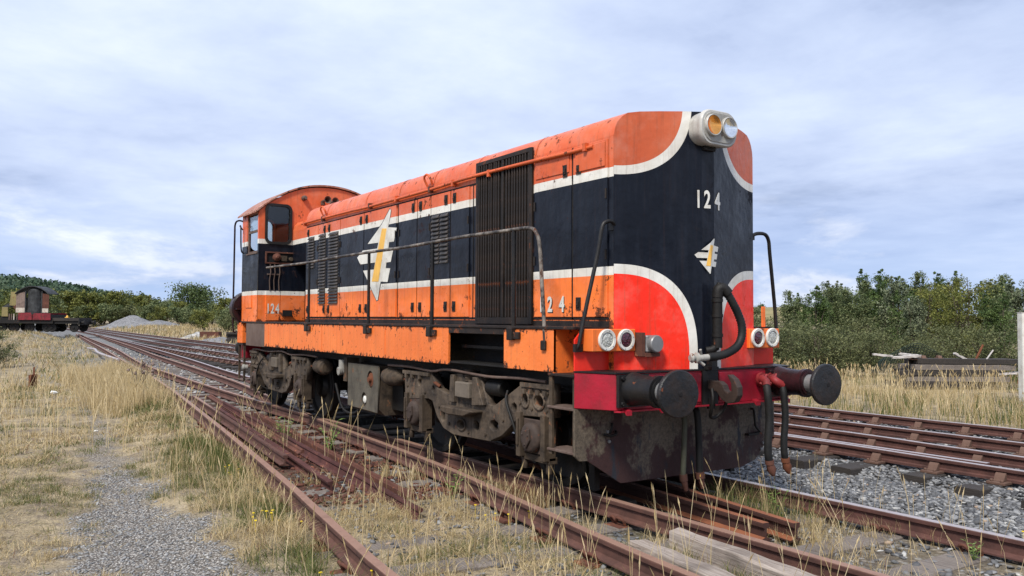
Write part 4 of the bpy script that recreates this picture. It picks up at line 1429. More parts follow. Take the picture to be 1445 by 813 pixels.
# marker lamps
def lamp(xf_, y, z, lens):
    r = MB().lathe((xf_, y, z), (1, 0, 0), [(0, .096), (.016, .096), (.022, .090), (.020, .068), (.010, .066), (.002, .06)], 28)
    ring = r.build('marker_lamp', M_WHITE, LOCO)
    MB().lathe((xf_ + .001, y, z), (1, 0, 0), [(0, .067), (.010, .066), (.016, .045), (.019, .01)], 24).build('lens', lens, ring)
    for k in range(6):
        a = k * math.pi / 3 + .3
        MB().lathe((xf_ + .02, y + .081 * math.cos(a), z + .081 * math.sin(a)), (1, 0, 0), [(0, .006), (.004, .004)], 6).build('screw', M_SOCKET, ring)


MB().bx(-.329, -.180, -1.235, -.74, 1.335, 1.530).build('lamp_box', M_ORANGE, LOCO, .006)
MB().bx(-.329, -.180, .77, 1.225, 1.335, 1.530).build('lamp_box', M_ORANGE, LOCO, .006)
lamp(-.180, -1.078, 1.435, M_LENS)
lamp(-.180, -.860, 1.435, M_REDLENS)
lamp(-.180, .885, 1.438, M_REDLENS)
lamp(-.180, 1.105, 1.441, M_LENS)
for yy in (-.865, 1.115):
    MB().bx(-.30, -.285, yy - .028, yy + .028, 1.545, 1.755).build('lamp_iron', M_ORANGE, LOCO, .005)
# jumper socket
jb = MB().bx(-.20, -.10, -.735, -.70, 1.29, 1.50).bx(-.20, -.09, -.70, -.53, 1.285, 1.32).build('jumper_bracket', M_RUST, LOCO)
js = MB().bx(-.20, -.09, -.69, -.53, 1.322, 1.475).build('jumper_socket', M_SOCKET, LOCO, .012)
MB().lathe((-.09, -.61, 1.40), (1, 0, 0), [(0, .078), (.045, .078), (.055, .07), (.058, .02)], 20).build('socket_cap', M_SOCKET, js)

# headlight housing
def rr_ring(x, cy, cz, hw, hh, r, n=6):
    return [(x, a, b) for a, b in rrect(cy - hw, cy + hw, cz - hh, cz + hh, r, n)]


HC, HZ = 0.012, 3.378
hh = MB()
hh.rings([rr_ring(-.16, HC, HZ - .005, .215, .142, .12), rr_ring(.06, HC, HZ, .228, .155, .13), rr_ring(.085, HC, HZ, .240, .165, .135), rr_ring(.115, HC, HZ, .240, .165, .135), rr_ring(.130, HC, HZ, .228, .153, .125)], True, True)
hlt = hh.build('headlight_housing', M_SILVER, LOCO)
MB().rings([rr_ring(.128, HC, HZ, .212, .138, .115), rr_ring(.138, HC, HZ, .206, .132, .11)], True, False).build('headlight_plate', M_CAST, hlt)
for yy, mt in ((-.092, M_AMBER), (.118, M_CHROME)):
    MB().lathe((.134, yy, HZ + .012), (1, 0, 0), [(0, .100), (.026, .100), (.034, .095), (.032, .089), (.004, .087)], 28).build('headlight_bezel', M_SILVER, hlt)
    # concave reflector
    n = 24
    rings_ = []
    for k in range(7):
        a = k / 6
        rings_.append([(.141 + .026 * a * a, yy + .087 * max(a, .03) * math.cos(2 * math.pi * i / n), HZ + .012 + .087 * max(a, .03) * math.sin(2 * math.pi * i / n)) for i in range(n)])
    rb = MB()
    for k in range(6):
        rb.add(rings_[k] + rings_[k + 1], [(i, (i + 1) % n, n + (i + 1) % n, n + i) for i in range(n)], True)
    rb.add(rings_[0], [list(range(n))])
    rb.build('reflector', mt, hlt)
MB().bx(-.08, .03, -.075, .075, 3.185, 3.235).build('headlight_bracket', M_BLACK, hlt, .006)

# numbers, emblems
M_SHADOW = weathered('lettering_shadow_paint', (0.02, 0.014, 0.016, 1), var=.1, dirt_amt=0, streak=0, rough=.5, bump=0)
for ch, xx in (('1', -1.338), ('2', -1.192), ('4', -1.0)):
    text_plate(ch, .205, basis((xx + .008, -HW - .0175, 1.682), (1, 0, 0), (0, 0, 1)), 'number_shadow', M_SHADOW, LOCO, .80, .03, .002)
    text_plate(ch, .205, basis((xx, -HW - .0205, 1.690), (1, 0, 0), (0, 0, 1)), 'number_lettering', M_WHITE, LOCO, .80, .03, .002)
for ch, yy in (('1', -.118), ('2', -.030), ('4', .145)):
    s = -1 if yy < 0 else 1
    text_plate(ch, .228, basis((nose_x(yy) + .004, yy, 2.652), (-s * KN, 1, 0), (0, 0, 1)), 'number_lettering', M_WHITE, LOCO, .62 if s < 0 else .95, .022, .003)

EMB = [(505, 80), (517, 95), (495, 215), (600, 232), (580, 330), (522, 328), (515, 370), (578, 375), (558, 478), (505, 478), (498, 520), (553, 525), (535, 625), (447, 618), (425, 757), (410, 760), (203, 520), (350, 520), (360, 467), (158, 467), (108, 410), (180, 360), (375, 362), (385, 318), (243, 314), (415, 182)]
EBAR = [(422, 215), (480, 222), (420, 617), (333, 612)]


def side_uv(p):
    u, v = p
    z = 3.105 - (v - 80) * (1.24 / 680)
    return (-5.914 + (u - 108) * (1.267 / 492) - .16 * (v - 80) / 680 + .02, z)


for sgn in (-1,):
    M = basis((0, -HW - .0175, 0), (1, 0, 0), (0, 0, 1))
    pts = [side_uv(p) for p in EMB]
    cx = sum(p[0] for p in pts) / len(pts)
    cz = sum(p[1] for p in pts) / len(pts)
    em = curve_plate([pts], .003, M, 'emblem', M_WHITE, LOCO)
    curve_plate([[side_uv(p) for p in EBAR]], .003, basis((0, -HW - .0205, 0), (1, 0, 0), (0, 0, 1)), 'emblem_bar', M_YELLOW, em)
    cu_pts = []
    for i, p in enumerate(pts):      # thin dark keyline
        a, b = pts[i - 1], pts[(i + 1) % len(pts)]
        t = Vector((b[0] - a[0], b[1] - a[1])).normalized()
        cu_pts.append((p[0] - t.y * .016, p[1] + t.x * .016))
    curve_plate([cu_pts], .002, basis((0, -HW - .0150, 0), (1, 0, 0), (0, 0, 1)), 'emblem_keyline', M_NAVY, em)


def nose_pt(p, off):
    u, v = p
    y = -.163 + (u - 108) * .000505 + .004
    z = 2.374 - (v - 82) * .00049
    if y > 0:
        y *= 1.75
    return Vector((nose_x(y) + off, y, z))


def split_poly(poly, off, thick, name, mat, par):
    """flat emblem bent over the nose crease: triangulated fan of a filled 2-d curve mapped onto the facets"""
    cu = bpy.data.curves.new('e', 'CURVE')
    cu.dimensions = '2D'
    cu.fill_mode = 'BOTH'
    sp_ = cu.splines.new('POLY')
    sp_.points.add(len(poly) - 1)
    for a, b in zip(sp_.points, poly):
        a.co = (b[0] * .01, b[1] * .01, 0, 1)
    sp_.use_cyclic_u = True
    ob = bpy.data.objects.new('e', cu)
    col.objects.link(ob)
    me = bpy.data.meshes.new_from_object(ob.evaluated_get(bpy.context.evaluated_depsgraph_get()))
    bpy.data.objects.remove(ob)
    bm = bmesh.new()
    bm.from_mesh(me)
    ucut = (108 + (.163 - .004) / .000505) * .01
    bmesh.ops.bisect_plane(bm, geom=bm.verts[:] + bm.edges[:] + bm.faces[:], plane_co=(ucut, 0, 0), plane_no=(1, 0, 0))
    for v in bm.verts:
        v.co = nose_pt((v.co.x * 100, v.co.y * 100), off)
    bmesh.ops.recalc_face_normals(bm, faces=bm.faces)
    bm.to_mesh(me)
    bm.free()
    me.materials.clear()
    return link(name, me, mat, par)


em2 = split_poly(EMB, .004, .002, 'emblem', M_WHITE, LOCO)
split_poly(EBAR, .0065, .002, 'emblem_bar', M_YELLOW, em2)

# handrails ----------------------------------------------------------------
for s in (-1, 1):
    y = s * 1.30
    pth = [(-9.15, y, 2.50)] + [(xx, y, 2.485 + .008 * math.sin(xx * 2)) for xx in (-8, -7, -6, -4.8, -3.6, -2.4, -1.5)] + [(-1.05, y, 2.475), (-.93, y, 2.42), (-.87, y, 2.28), (-.83, y, 1.9), (-.79, y, 1.5), (-.775, y, 1.345)]
    hr = MB().tube(smooth_path(pth, 4), .019, 8).build('handrail', M_BLACK if s > 0 else weathered('worn_handrail', (0.035, 0.03, 0.028, 1), dirt=(0.30, 0.26, 0.22, 1), rust=RUSTC, var=.4, rust_amt=.35, dirt_amt=.9, streak=0, rough=.5), LOCO)
    for xx in (-7.0, -4.74, -2.97, -1.30):
        MB().cyl((xx, y, 1.44), (xx, y, 2.478), .021, n=8).build('handrail_post', M_BLACK, hr)
        MB().bx(xx - .045, xx + .045, min(s * CY, s * (CY + .05)), max(s * CY, s * (CY + .05)), 1.41, 1.53).bx(xx + .03, xx + .14, min(s * CY, s * (CY + .035)), max(s * CY, s * (CY + .035)), 1.42, 1.49).build('post_bracket', M_GRILLE, hr, .006)
    MB().bx(-.81, -.74, min(s * CY, s * (CY + .03)), max(s * CY, s * (CY + .03)), 1.33, 1.42).build('rail_foot', M_GRILLE, hr, .008)
    # pipe rail along the hood top
    y = s * .965
    pp_ = [(-.52, s * .95, 3.203), (-1.018, y, 3.205), (-1.689, y, 3.219), (-2.852, y, 3.228), (-3.686, y, 3.212), (-5.553, y, 3.205), (-6.2, y, 3.215), (-7.369, y, 3.222), (-8.32, y, 3.221)]
    pr = MB().tube(smooth_path(pp_, 4), .020, 8).build('roof_pipe', M_ORANGE_UP, LOCO)
    for xx in (-.62, -2.3, -3.1, -3.68, -4.64, -5.5, -7.35, -8.2):
        MB().bx(xx - .02, xx + .02, min(s * HW, s * .985), max(s * HW, s * .985), 3.175, 3.25).build('pipe_clip', M_RUST if xx in (-3.68, -5.5, -7.35) else M_ORANGE_UP, pr)
    for xx in (-3.72, -7.3):
        MB().tube(smooth_path([(xx - .05, s * .95, 3.26), (xx - .05, s * 1.0, 3.36), (xx + .02, s * 1.0, 3.40), (xx + .08, s * .98, 3.34), (xx + .07, s * .95, 3.27)], 4), .014, 6).build('lifting_eye', M_ORANGE_UP, LOCO)
MB().tube(smooth_path([(-.275, -.905, 2.45), (-.26, -.945, 2.485), (-.27, -1.0, 2.482), (-.28, -1.045, 2.43), (-.285, -1.09, 2.2), (-.30, -1.20, 1.75), (-.30, -1.262, 1.50), (-.30, -1.285, 1.40), (-.31, -1.30, 1.36)], 4), .019, 8).bx(-.33, -.295, -1.33, -1.25, 1.33, 1.40).bx(-.30, -.262, -.955, -.90, 2.41, 2.47).build('corner_handrail', M_BLACK, LOCO)
MB().tube(smooth_path([(-.275, .92, 2.47), (-.27, 1.0, 2.50), (-.27, 1.12, 2.50), (-.28, 1.19, 2.44), (-.285, 1.215, 2.3), (-.30, 1.30, 1.80), (-.30, 1.325, 1.55), (-.30, 1.325, 1.48)], 4), .019, 8).bx(-.30, -.262, .90, .955, 2.43, 2.49).build('corner_handrail', M_BLACK, LOCO)
for s in (-1, 1):
    MB().tube(smooth_path([(-10.68, s * 1.25, 3.45), (-10.86, s * 1.33, 3.50), (-10.94, s * 1.38, 3.44), (-10.95, s * 1.385, 3.2), (-10.96, s * 1.385, 2.4), (-10.96, s * 1.385, 1.42), (-10.95, s * 1.31, 1.36)], 4), .017, 8).build('rear_handrail', M_MAROON, LOCO)
MB().lathe((-11.02, -1.13, 1.80), (1, 0, 0), [(0, .30), (.03, .325), (.20, .325), (.23, .30)], 28).bx(-10.9, -10.66, -1.4, -.9, 1.77, 1.80).build('rear_drum', M_MAROON, LOCO)

# hoses at the front -------------------------------------------------------
hs = MB()
hs.tube([(.075, .031, 1.36), (.075, .033, 1.85)], .045, 12)
for zz in (1.46, 1.64, 1.78):
    hs.lathe((.075, .032, zz), (0, 0, 1), [(0, .052), (.03, .052)], 12)
hs.tube(smooth_path([(.075, .033, 1.82), (.08, .045, 1.895), (.10, .085, 1.905), (.125, .125, 1.855)], 4), .05, 12)
hs.lathe((.08, .05, 1.92), (0, 0, 1), [(0, .03), (.04, .02)], 8)
hs.tube([(.07, .03, 1.37), (.05, -.02, 1.34), (.02, -.06, 1.335)], .035, 10)
sp0 = hs.build('air_standpipe', M_DARKIRON, LOCO)
pts = smooth_path([(.118, .108, 1.872), (.14, .16, 1.78), (.155, .215, 1.68), (.168, .252, 1.57), (.172, .245, 1.46), (.175, .18, 1.372), (.168, .06, 1.315), (.16, -.07, 1.288), (.14, -.16, 1.28)], 9)
rad = [.035 + (.005 if k % 2 else 0) for k in range(len(pts))]
MB().tube(pts, .045, 12, True, rad).build('corrugated_hose', M_RUBBER, sp0)
MB().tube([(.142, -.15, 1.28), (.13, -.25, 1.275), (.11, -.30, 1.27)], .03, 10).lathe((.12, -.27, 1.275), (-.3, -1, 0), [(0, .05), (.02, .05), (.03, .03), (.06, .045), (.08, .03)], 10).tube([(.13, -.24, 1.30), (.15, -.27, 1.35)], .012, 6).tube([(.12, -.28, 1.26), (.15, -.22, 1.21)], .014, 6).build('hose_coupling', M_CAST, sp0)
MB().bx(0.0, .07, -.035, .035, 1.16, 1.32).bx(.0, .10, -.07, .02, 1.16, 1.19).build('standpipe_bracket', M_BLACK, sp0)

for k, (y0, y1, yb, rr, top, capm) in enumerate(((.655, .598, .64, .036, M_REDIRON, M_BRASSTAG), (.80, .83, .87, .033, M_REDIRON, M_RUST2))):
    f = MB().tube(smooth_path([(.0, y0 + .03, 1.045), (.07, y0, 1.05), (.13, y0 - .02, 1.03), (.16, y1 + .01, .99)], 4), .038, 10).lathe((.02, y0 + .03, 1.045), (1, 0, 0), [(0, .07), (.03, .07), (.03, .05), (.06, .05)], 8)
    f.cyl((.08, y0 - .04, 1.0), (.08, y0 + .05, 1.09), .018, n=6)
    hp = f.build('brake_pipe_tap', top, LOCO)
    MB().tube(smooth_path([(.155, y1 + .01, 1.0), (.18, y1, .90), (.185, y1 + .012, .70), (.182, y1 - .005, .48), (.18, y1 - .002, .36), (.178, (y1 + yb) / 2, .28)], 6), rr, 12).build('brake_hose', M_RUBBER, hp)
    MB().tube([(.178, (y1 + yb) / 2 - .003, .30), (.178, (y1 + yb) / 2 + .003, .26)], .042, 10).tube([(.178, (y1 + yb) / 2, .27), (.182, yb, .21), (.19, yb + .02, .15)], .034, 8, True, [.034, .045, .018]).build('hose_end', capm, hp)
for k, (ya, yb_, rr, mt) in enumerate(((-.118, -.134, .026, weathered('green_grey_pipe', (0.07, 0.075, 0.05, 1), var=.4, dirt_amt=.5, streak=.3, rough=.7)), (.055, .085, .032, M_RUBBER))):
    hp = MB().tube(smooth_path([(-.26, ya, .83), (-.20, ya, .72), (-.195, (ya + yb_) / 2, .45), (-.20, yb_, .17)], 5), rr, 10).build('drain_hose', mt, LOCO)
    MB().tube([(-.20, yb_, .18), (-.195, yb_ + .005, .12)], rr + .012, 8).tube([(-.195, yb_ + .005, .13), (-.18, yb_ + .02, .03)], .022, 8, True, [.034, .02]).build('hose_end', M_BRASSTAG, hp)
    if k:
        MB().bx(-.20, -.165, yb_ - .03, yb_ + .03, .145, .165).build('hose_tag', M_YELLOW, hp)
MB().bx(.0, .03, -.03, .05, .80, .90).build('hook_stay', M_DARKIRON, LOCO)

# bogies --------------------------------------------------------------------
FRAME = [(-3.843, .973), (-3.158, .99), (-3.008, .818), (-2.667, .735), (-2.671, .991), (-2.43, 1.018), (-2.403, .941), (-2.183, .955), (-2.174, 1.012), (-2.075, 1.018), (-1.926, .733), (-1.808, .711), (-1.281, .985), (-.80, 1.01), (-.80, .711), (-1.258, .686), (-1.384, .631), (-1.645, .448), (-1.874, .363), (-2.633, .343), (-2.856, .391), (-3.002, .499), (-3.122, .669), (-3.213, .69), (-3.816, .64)]
HOLES = [(-2.87, .521, .057, .082), (-2.448, .468, .075, .047), (-2.142, .49, .066, .060), (-1.797, .530, .085, .066), (-1.428, .745, .05, .055), (-1.226, .837, .045, .06), (-1.0, .837, .075, .06), (-3.10, .80, .04, .05), (-3.45, .86, .05, .05)]


def bogie(rear):
    XF = Matrix(((-1, 0, 0, -11.14), (0, 1, 0, 0), (0, 0, 1, 0), (0, 0, 0, 1))) if rear else Matrix.Identity(4)
    b = MB().bx(-2.63, -2.03, -1.10, 1.10, .50, .80).bx(-3.7, -3.55, -1.0, 1.0, .70, .9).bx(-1.1, -.95, -1.0, 1.0, .70, .9).build('bogie', M_DARKIRON, LOCO, xf=XF)
    for s in (-1, 1):
        ho = [ell(a, c, r1, r2, 12) if i not in (3, 4, 0) else [(a - r1, c - r2 * .5), (a - r1 * .2, c - r2), (a + r1 * .9, c - r2 * .6), (a + r1, c + r2 * .5), (a + r1 * .1, c + r2), (a - r1 * .8, c + r2 * .6)] for i, (a, c, r1, r2) in enumerate(HOLES)]
        curve_plate([FRAME] + ho, .085, XF @ basis((0, s * 1.155, 0), (1, 0, 0), (0, 0, 1)), 'side_frame', M_FRAME, b, .008)
        # raised rims along the frame
        o = s * 1.208
        for (a, c, r1, r2) in (HOLES[1], HOLES[6], HOLES[5]):
            lp = ell(a, c, r1 + .014, r2 + .014, 14)
            MB().tube([(p[0], o, p[1]) for p in lp] + [(lp[0][0], o, lp[0][1])], .014, 6).build('hole_rim', M_FRAME, b, xf=XF)
        MB().bx(-3.84, -3.17, min(o, o + s * .03), max(o, o + s * .03), .945, .985).build('frame_rim', M_FRAME, b, xf=XF)
        MB().bx(-1.28, -.80, min(o, o + s * .03), max(o, o + s * .03), .965, 1.005).build('frame_rim', M_FRAME, b, xf=XF)
        for xx in (-1.22, -1.12, -1.0, -.88, -3.75, -3.6, -3.4):
            MB().bx(xx - .022, xx + .022, min(o, o + s * .035), max(o, o + s * .035), .90, .945).build('frame_lug', M_FRAME, b, xf=XF)
        for (bxx, bzz) in ((-3.75, .80), (-3.62, .72), (-3.3, .75), (-2.95, .62), (-2.72, .45), (-2.3, .40), (-1.95, .42), (-1.62, .60), (-1.5, .66), (-1.32, .80), (-1.12, .76), (-.88, .76), (-.86, .93), (-2.62, .95)):
            MB().lathe((bxx, o - s * .004, bzz), (0, s, 0), [(0, .02), (.014, .018), (.016, .008)], 6).build('frame_bolt', M_BOGIE, b, xf=XF)
        coil = []
        for q in range(61):
            th = q / 60 * 2 * math.pi * 5
            coil.append((-2.35 + .075 * math.cos(th), s * 1.13 + .075 * math.sin(th), .93 + .13 * q / 60))
        MB().tube(coil, .016, 6).build('coil_spring', M_BOGIE, b, xf=XF)
        MB().tube(smooth_path([(-4.3, s * 1.21, 1.02), (-3.7, s * 1.22, 1.03), (-3.1, s * 1.22, 1.01), (-2.7, s * 1.24, 1.05), (-1.9, s * 1.22, 1.02), (-1.3, s * 1.23, 1.04), (-.9, s * 1.2, 1.03)], 4), .016, 6).build('air_pipe', M_RUSTPANEL, b, xf=XF)
        MB().tube(smooth_path([(-1.55, s * 1.2, .90), (-1.5, s * 1.25, .80), (-1.36, s * 1.26, .60), (-1.33, s * 1.2, .40), (-1.45, s * 1.0, .28)], 5), .013, 6).build('brake_pipe', M_DARKIRON, b, xf=XF)
        # shelf, spring pocket block, posts, cylinder
        MB().prism([(-2.70, .66), (-2.03, .66), (-2.0, .645), (-2.2, .585), (-2.55, .575), (-2.70, .60)], 'y', min(s * 1.19, s * 1.34), max(s * 1.19, s * 1.34)).build('spring_shelf', M_BOGIE, b, .012, xf=XF)
        MB().bx(-2.50, -2.20, min(s * 1.05, s * 1.27), max(s * 1.05, s * 1.27), .765, .935).build('spring_pocket', weathered('spring_pocket_dust', (0.14, 0.115, 0.09, 1), var=.3, dirt_amt=.4, streak=.3, rough=.85), b, .012, xf=XF)
        MB().prism([(-2.66, .70), (-2.55, .70), (-2.56, 1.0), (-2.63, 1.0)], 'y', min(s * 1.2, s * 1.25), max(s * 1.2, s * 1.25)).build('frame_rib', M_FRAME, b, .006, xf=XF)
        MB().prism([(-2.17, .70), (-1.94, .72), (-2.08, 1.0), (-2.16, 1.0)], 'y', min(s * 1.2, s * 1.25), max(s * 1.2, s * 1.25)).build('frame_rib', M_FRAME, b, .006, xf=XF)
        MB().lathe((-1.98, s * 1.12, .90), (1, 0, 0), [(0, .085), (.24, .085), (.26, .07)], 16).build('damper', M_DARKIRON, b, xf=XF)
        # brake cylinder with rod and lever
        MB().lathe((-4.50, s * 1.13, .868), (1, 0, 0), [(0, .07), (.02, .105), (.10, .115), (.12, .125), (.15, .125), (.16, .115), (.36, .10), (.44, .06), (.50, .035)], 20).build('brake_cylinder', M_BOGIE, b, xf=XF)
        MB().cyl((-4.02, s * 1.13, .855), (-3.30, s * 1.15, .86), .014, n=8).lathe((-3.42, s * 1.15, .86), (1, 0, 0), [(0, .02), (.02, .03), (.10, .03), (.12, .02)], 8).tube([(-3.2, s * 1.17, .90), (-3.02, s * 1.20, .865), (-2.98, s * 1.18, .84)], .022, 6).build('brake_rod', M_RUST2, b, xf=XF)
        for ax in (-1.11, -3.548):
            # axle box with pedestal legs
            k = MB()
            for dx in (-.235, .165):
                k.bx(ax + dx, ax + dx + .07, min(s * 1.10, s * 1.24), max(s * 1.10, s * 1.24), .29, .72)
            k.bx(ax - .235, ax + .235, min(s * 1.08, s * 1.18), max(s * 1.08, s * 1.18), .26, .325)
            k.bx(ax - .21, ax - .18, min(s * 1.2, s * 1.26), max(s * 1.2, s * 1.26), .40, .66)
            for dx in (-.20, .20):
                k.cyl((ax + dx, s * 1.15, .17), (ax + dx, s * 1.15, .30), .035, n=8)
            k.build('pedestal', M_BOGIE, b, .006, xf=XF)
            a = MB()
            a.bx(ax - .155, ax + .155, min(s * 1.02, s * 1.20), max(s * 1.02, s * 1.20), .34, .66)
            a.lathe((ax, s * 1.19, .49), (0, s, 0), [(0, .145), (.04, .145), (.06, .135), (.075, .115), (.08, .05)], 24)
            a.prism([(ax - .07, .55), (ax + .05, .58), (ax + .06, .47), (ax - .01, .385), (ax - .055, .45)], 'y', min(s * 1.265, s * 1.29), max(s * 1.265, s * 1.29))
            for q in range(3):
                aa = q * 2.09 + .5
                a.lathe((ax + .055 * math.cos(aa) - .01, s * 1.285, .49 + .06 * math.sin(aa)), (0, s, 0), [(0, .016), (.014, .014)], 6)
            a.build('axle_box', weathered('axle_box_grime', (0.062, 0.042, 0.033, 1), dirt=(0.02, .015, .013, 1), var=.4, rust_amt=.35, dirt_amt=.6, streak=0, rough=.75, bump=.5) if 'axle_box_grime' not in MATS else MATS['axle_box_grime'], b, .006, xf=XF)
            MB().lathe((ax, s * .735, .508), (0, s, 0), [(0, .53), (.012, .538), (.03, .535), (.04, .508), (.135, .502), (.14, .44), (.10, .42), (.08, .20), (.15, .16), (.17, .10)], 40).build('wheel', M_DARKIRON, b, xf=XF)
            for d_ in (-1, 1):
                bs_ = MB()
                arc = []
                for q in range(7):
                    th = R(-40 + 80 * q / 6)
                    arc.append((ax + d_ * .535 * math.cos(th), .50 + .535 * math.sin(th)))
                for q in range(6):
                    (xa, za), (xb, zb) = arc[q], arc[q + 1]
                    (xc, zc), (xd, zd) = (ax + d_ * (abs(xa - ax) + .06), za), (ax + d_ * (abs(xb - ax) + .06), zb)
                    poly = [(xa, za), (xb, zb), (xd, zd), (xc, zc)]
                    if d_ < 0:
                        poly = poly[::-1]
                    bs_.prism(poly, 'y', s * .83 - .04, s * .83 + .04)
                bs_.build('brake_shoe', M_DARKIRON, b, xf=XF)
        if s < 0:
            for ax in (-1.11, -3.548):
                MB().cyl((ax, -.74, .508), (ax, .74, .508), .085, n=14).build('axle', M_DARKIRON, b, xf=XF)
    return b


bogie(False)
bogie(True)

# fuel tank and gear between the bogies
ft = curve_plate([[(-5.62, .40), (-4.62, .38), (-4.60, .99), (-5.62, .99)], ell(-4.86, .80, .10, .12, 16), ell(-5.06, .52, .085, .10, 16)], .02, basis((0, -1.20, 0), (1, 0, 0), (0, 0, 1)), 'fuel_tank', weathered('tank_grime', (0.105, 0.092, 0.070, 1), dirt=(0.03, .024, .02, 1), rust=(0.12, .05, .022, 1), var=.35, rust_amt=.3, dirt_amt=.55, streak=.5, rough=.7, bump=.4), LOCO)
MB().prism([(-1.185, .99), (-1.185, .42), (-1.10, .34), (1.10, .34), (1.185, .42), (1.185, .99)], 'x', -5.60, -4.62).build('tank_body', M_BOGIE, ft)
MB().lathe((-4.86, -1.17, .80), (0, -1, 0), [(0, .09), (.03, .09), (.035, .04), (.07, .035)], 16).build('filler_cap', M_RUST2, ft)
MB().lathe((-5.06, -1.17, .52), (0, -1, 0), [(0, .05), (.03, .05), (.04, .03)], 12).build('sight_glass', M_WHITE, ft)
MB().bx(-4.62, -4.30, -1.0, 1.0, .42, .99).bx(-6.6, -5.62, -.8, .8, .5, .99).build('equipment_box', M_DARKIRON, LOCO)
MB().cyl((-5.86, -1.20, 1.02), (-5.86, -1.20, .86), .05, n=10).lathe((-5.86, -1.17, .86), (0, -1, 0), [(0, .05), (.05, .05), (.055, .06), (.09, .06), (.095, .03)], 12).build('drain_valve', M_CAST, LOCO)
MB().bx(-5.84, -5.72, -1.19, -1.0, .72, 1.05).build('valve_bracket', M_BOGIE, LOCO)
MB().tube(smooth_path([(-6.6, -1.0, .62), (-6.2, -1.05, .30), (-5.9, -1.0, .24), (-5.7, -.95, .36)], 5), .02, 6).build('sand_pipe', M_DARKIRON, LOCO)
for xx in (-.62, -10.5):
    MB().tube([(xx, -1.0, .70), (xx - .05, -.95, .40), (xx - .1, -.86, .16)], .022, 6).build('sand_pipe', M_DARKIRON, LOCO)
MB().lathe((-10.45, -1.23, .68), (-.3, -1, 0), [(0, .05), (.05, .05), (.06, .06), (.10, .06), (.11, .02)], 12).build('drain_valve', M_CAST, LOCO)
# ---------------------------------------------------------------- ballast stones (too many to count)
def ico():
    t = (1 + 5 ** .5) / 2
    v = np.array([(-1, t, 0), (1, t, 0), (-1, -t, 0), (1, -t, 0), (0, -1, t), (0, 1, t), (0, -1, -t), (0, 1, -t), (t, 0, -1), (t, 0, 1), (-t, 0, -1), (-t, 0, 1)], float)
    v /= np.linalg.norm(v[0])
    f = np.array([(0, 11, 5), (0, 5, 1), (0, 1, 7), (0, 7, 10), (0, 10, 11), (1, 5, 9), (5, 11, 4), (11, 10, 2), (10, 7, 6), (7, 1, 8), (3, 9, 4), (3, 4, 2), (3, 2, 6), (3, 6, 8), (3, 8, 9), (4, 9, 5), (2, 4, 11), (6, 2, 10), (8, 6, 7), (9, 8, 1)])
    return v, f


def stones(name, x, y, size, label, sink=.25, tint=(0.0, 1.0), zoff=0.0, odd=.015):
    v, f = ico()
    n = len(x)
    A = RNG.uniform(0, 2 * np.pi, n)
    jit = RNG.uniform(.62, 1.18, (n, 12, 1))
    sc = np.stack([RNG.uniform(.85, 1.5, n), RNG.uniform(.55, 1.0, n), RNG.uniform(.28, .62, n)], -1)
    V = v[None] * jit * sc[:, None] * size[:, None, None]
    tl = RNG.uniform(-.5, .5, n)
    ct, st_ = np.cos(tl)[:, None], np.sin(tl)[:, None]
    V = np.stack([V[..., 0] * ct - V[..., 2] * st_, V[..., 1], V[..., 0] * st_ + V[..., 2] * ct], -1)
    ca, sa = np.cos(A)[:, None], np.sin(A)[:, None]
    W = np.stack([V[..., 0] * ca - V[..., 1] * sa, V[..., 0] * sa + V[..., 1] * ca, V[..., 2]], -1)
    gz = ground_z(x, y) + zoff
    W = W + np.stack([x, y, gz + size * (.5 - sink)], -1)[:, None]
    F = f[None] + (np.arange(n) * 12)[:, None, None]
    me = raw_mesh(name, W.reshape(-1, 3), F.ravel(), np.full(n * 20, 3))
    a = me.attributes.new('tint', 'FLOAT', 'POINT')
    t = RNG.beta(2.0, 2.2, n) * (tint[1] - tint[0]) + tint[0]
    t = np.where(RNG.random(n) < odd, 1.0, np.minimum(t, .96))
    a.data.foreach_set('value', np.repeat(t, 12).astype(np.float32))
    return tag(link(name, me, M_STONE), label, kind='stuff')


def uni(n, x0, x1, y0, y1):
    return RNG.uniform(x0, x1, n), RNG.uniform(y0, y1, n)


xs_, ys_ = [], []
for n, a in ((2600, (-3.5, 4.0, 2.9, 3.75)), (16000, (-3.5, 4.0, 1.05, 3.55)), (5200, (-6.0, 4.0, 3.5, 8.1)), (900, (-1, 4, -.75, 1.05))):
    p, q = uni(n, *a)
    xs_.append(p)
    ys_.append(q)
X_, Y_ = np.concatenate(xs_), np.concatenate(ys_)
stones('ballast_stones', X_, Y_, RNG.uniform(.016, .042, len(X_)), 'grey crushed ballast stones between the locomotive track and the junction')
X_, Y_ = uni(5200, -48, -11, -1.2, 9.2)
ok = (Y_ > rail_y('loco_near', X_) - .3) & (Y_ < rail_y('main_d', X_) + .6)
stones('ballast_stones', X_[ok], Y_[ok], RNG.uniform(.04, .07, ok.sum()), 'pale grey ballast among the rails behind the locomotive', tint=(.45, 1.0))
X_, Y_ = uni(9000, -6, 1.2, -5.8, -3.5)
ok = path_mask(X_, Y_) > RNG.uniform(.25, 1, len(X_))
stones('path_gravel', X_[ok], Y_[ok], RNG.uniform(.006, .019, ok.sum()), 'small loose gravel stones on the worn path', tint=(.45, .96), odd=0.0)
X_, Y_ = uni(1500, -4, 3, -3.2, -.9)
stones('siding_gravel', X_, Y_, RNG.uniform(.010, .035, len(X_)), 'dusty stones scattered in the overgrown siding', tint=(.1, .8))
X_, Y_ = uni(2600, -11, -2.0, -2.9, -.9)
ok = (Y_ > rail_y('branch_left', X_)) & (Y_ < rail_y('loco_near', X_) - .05)
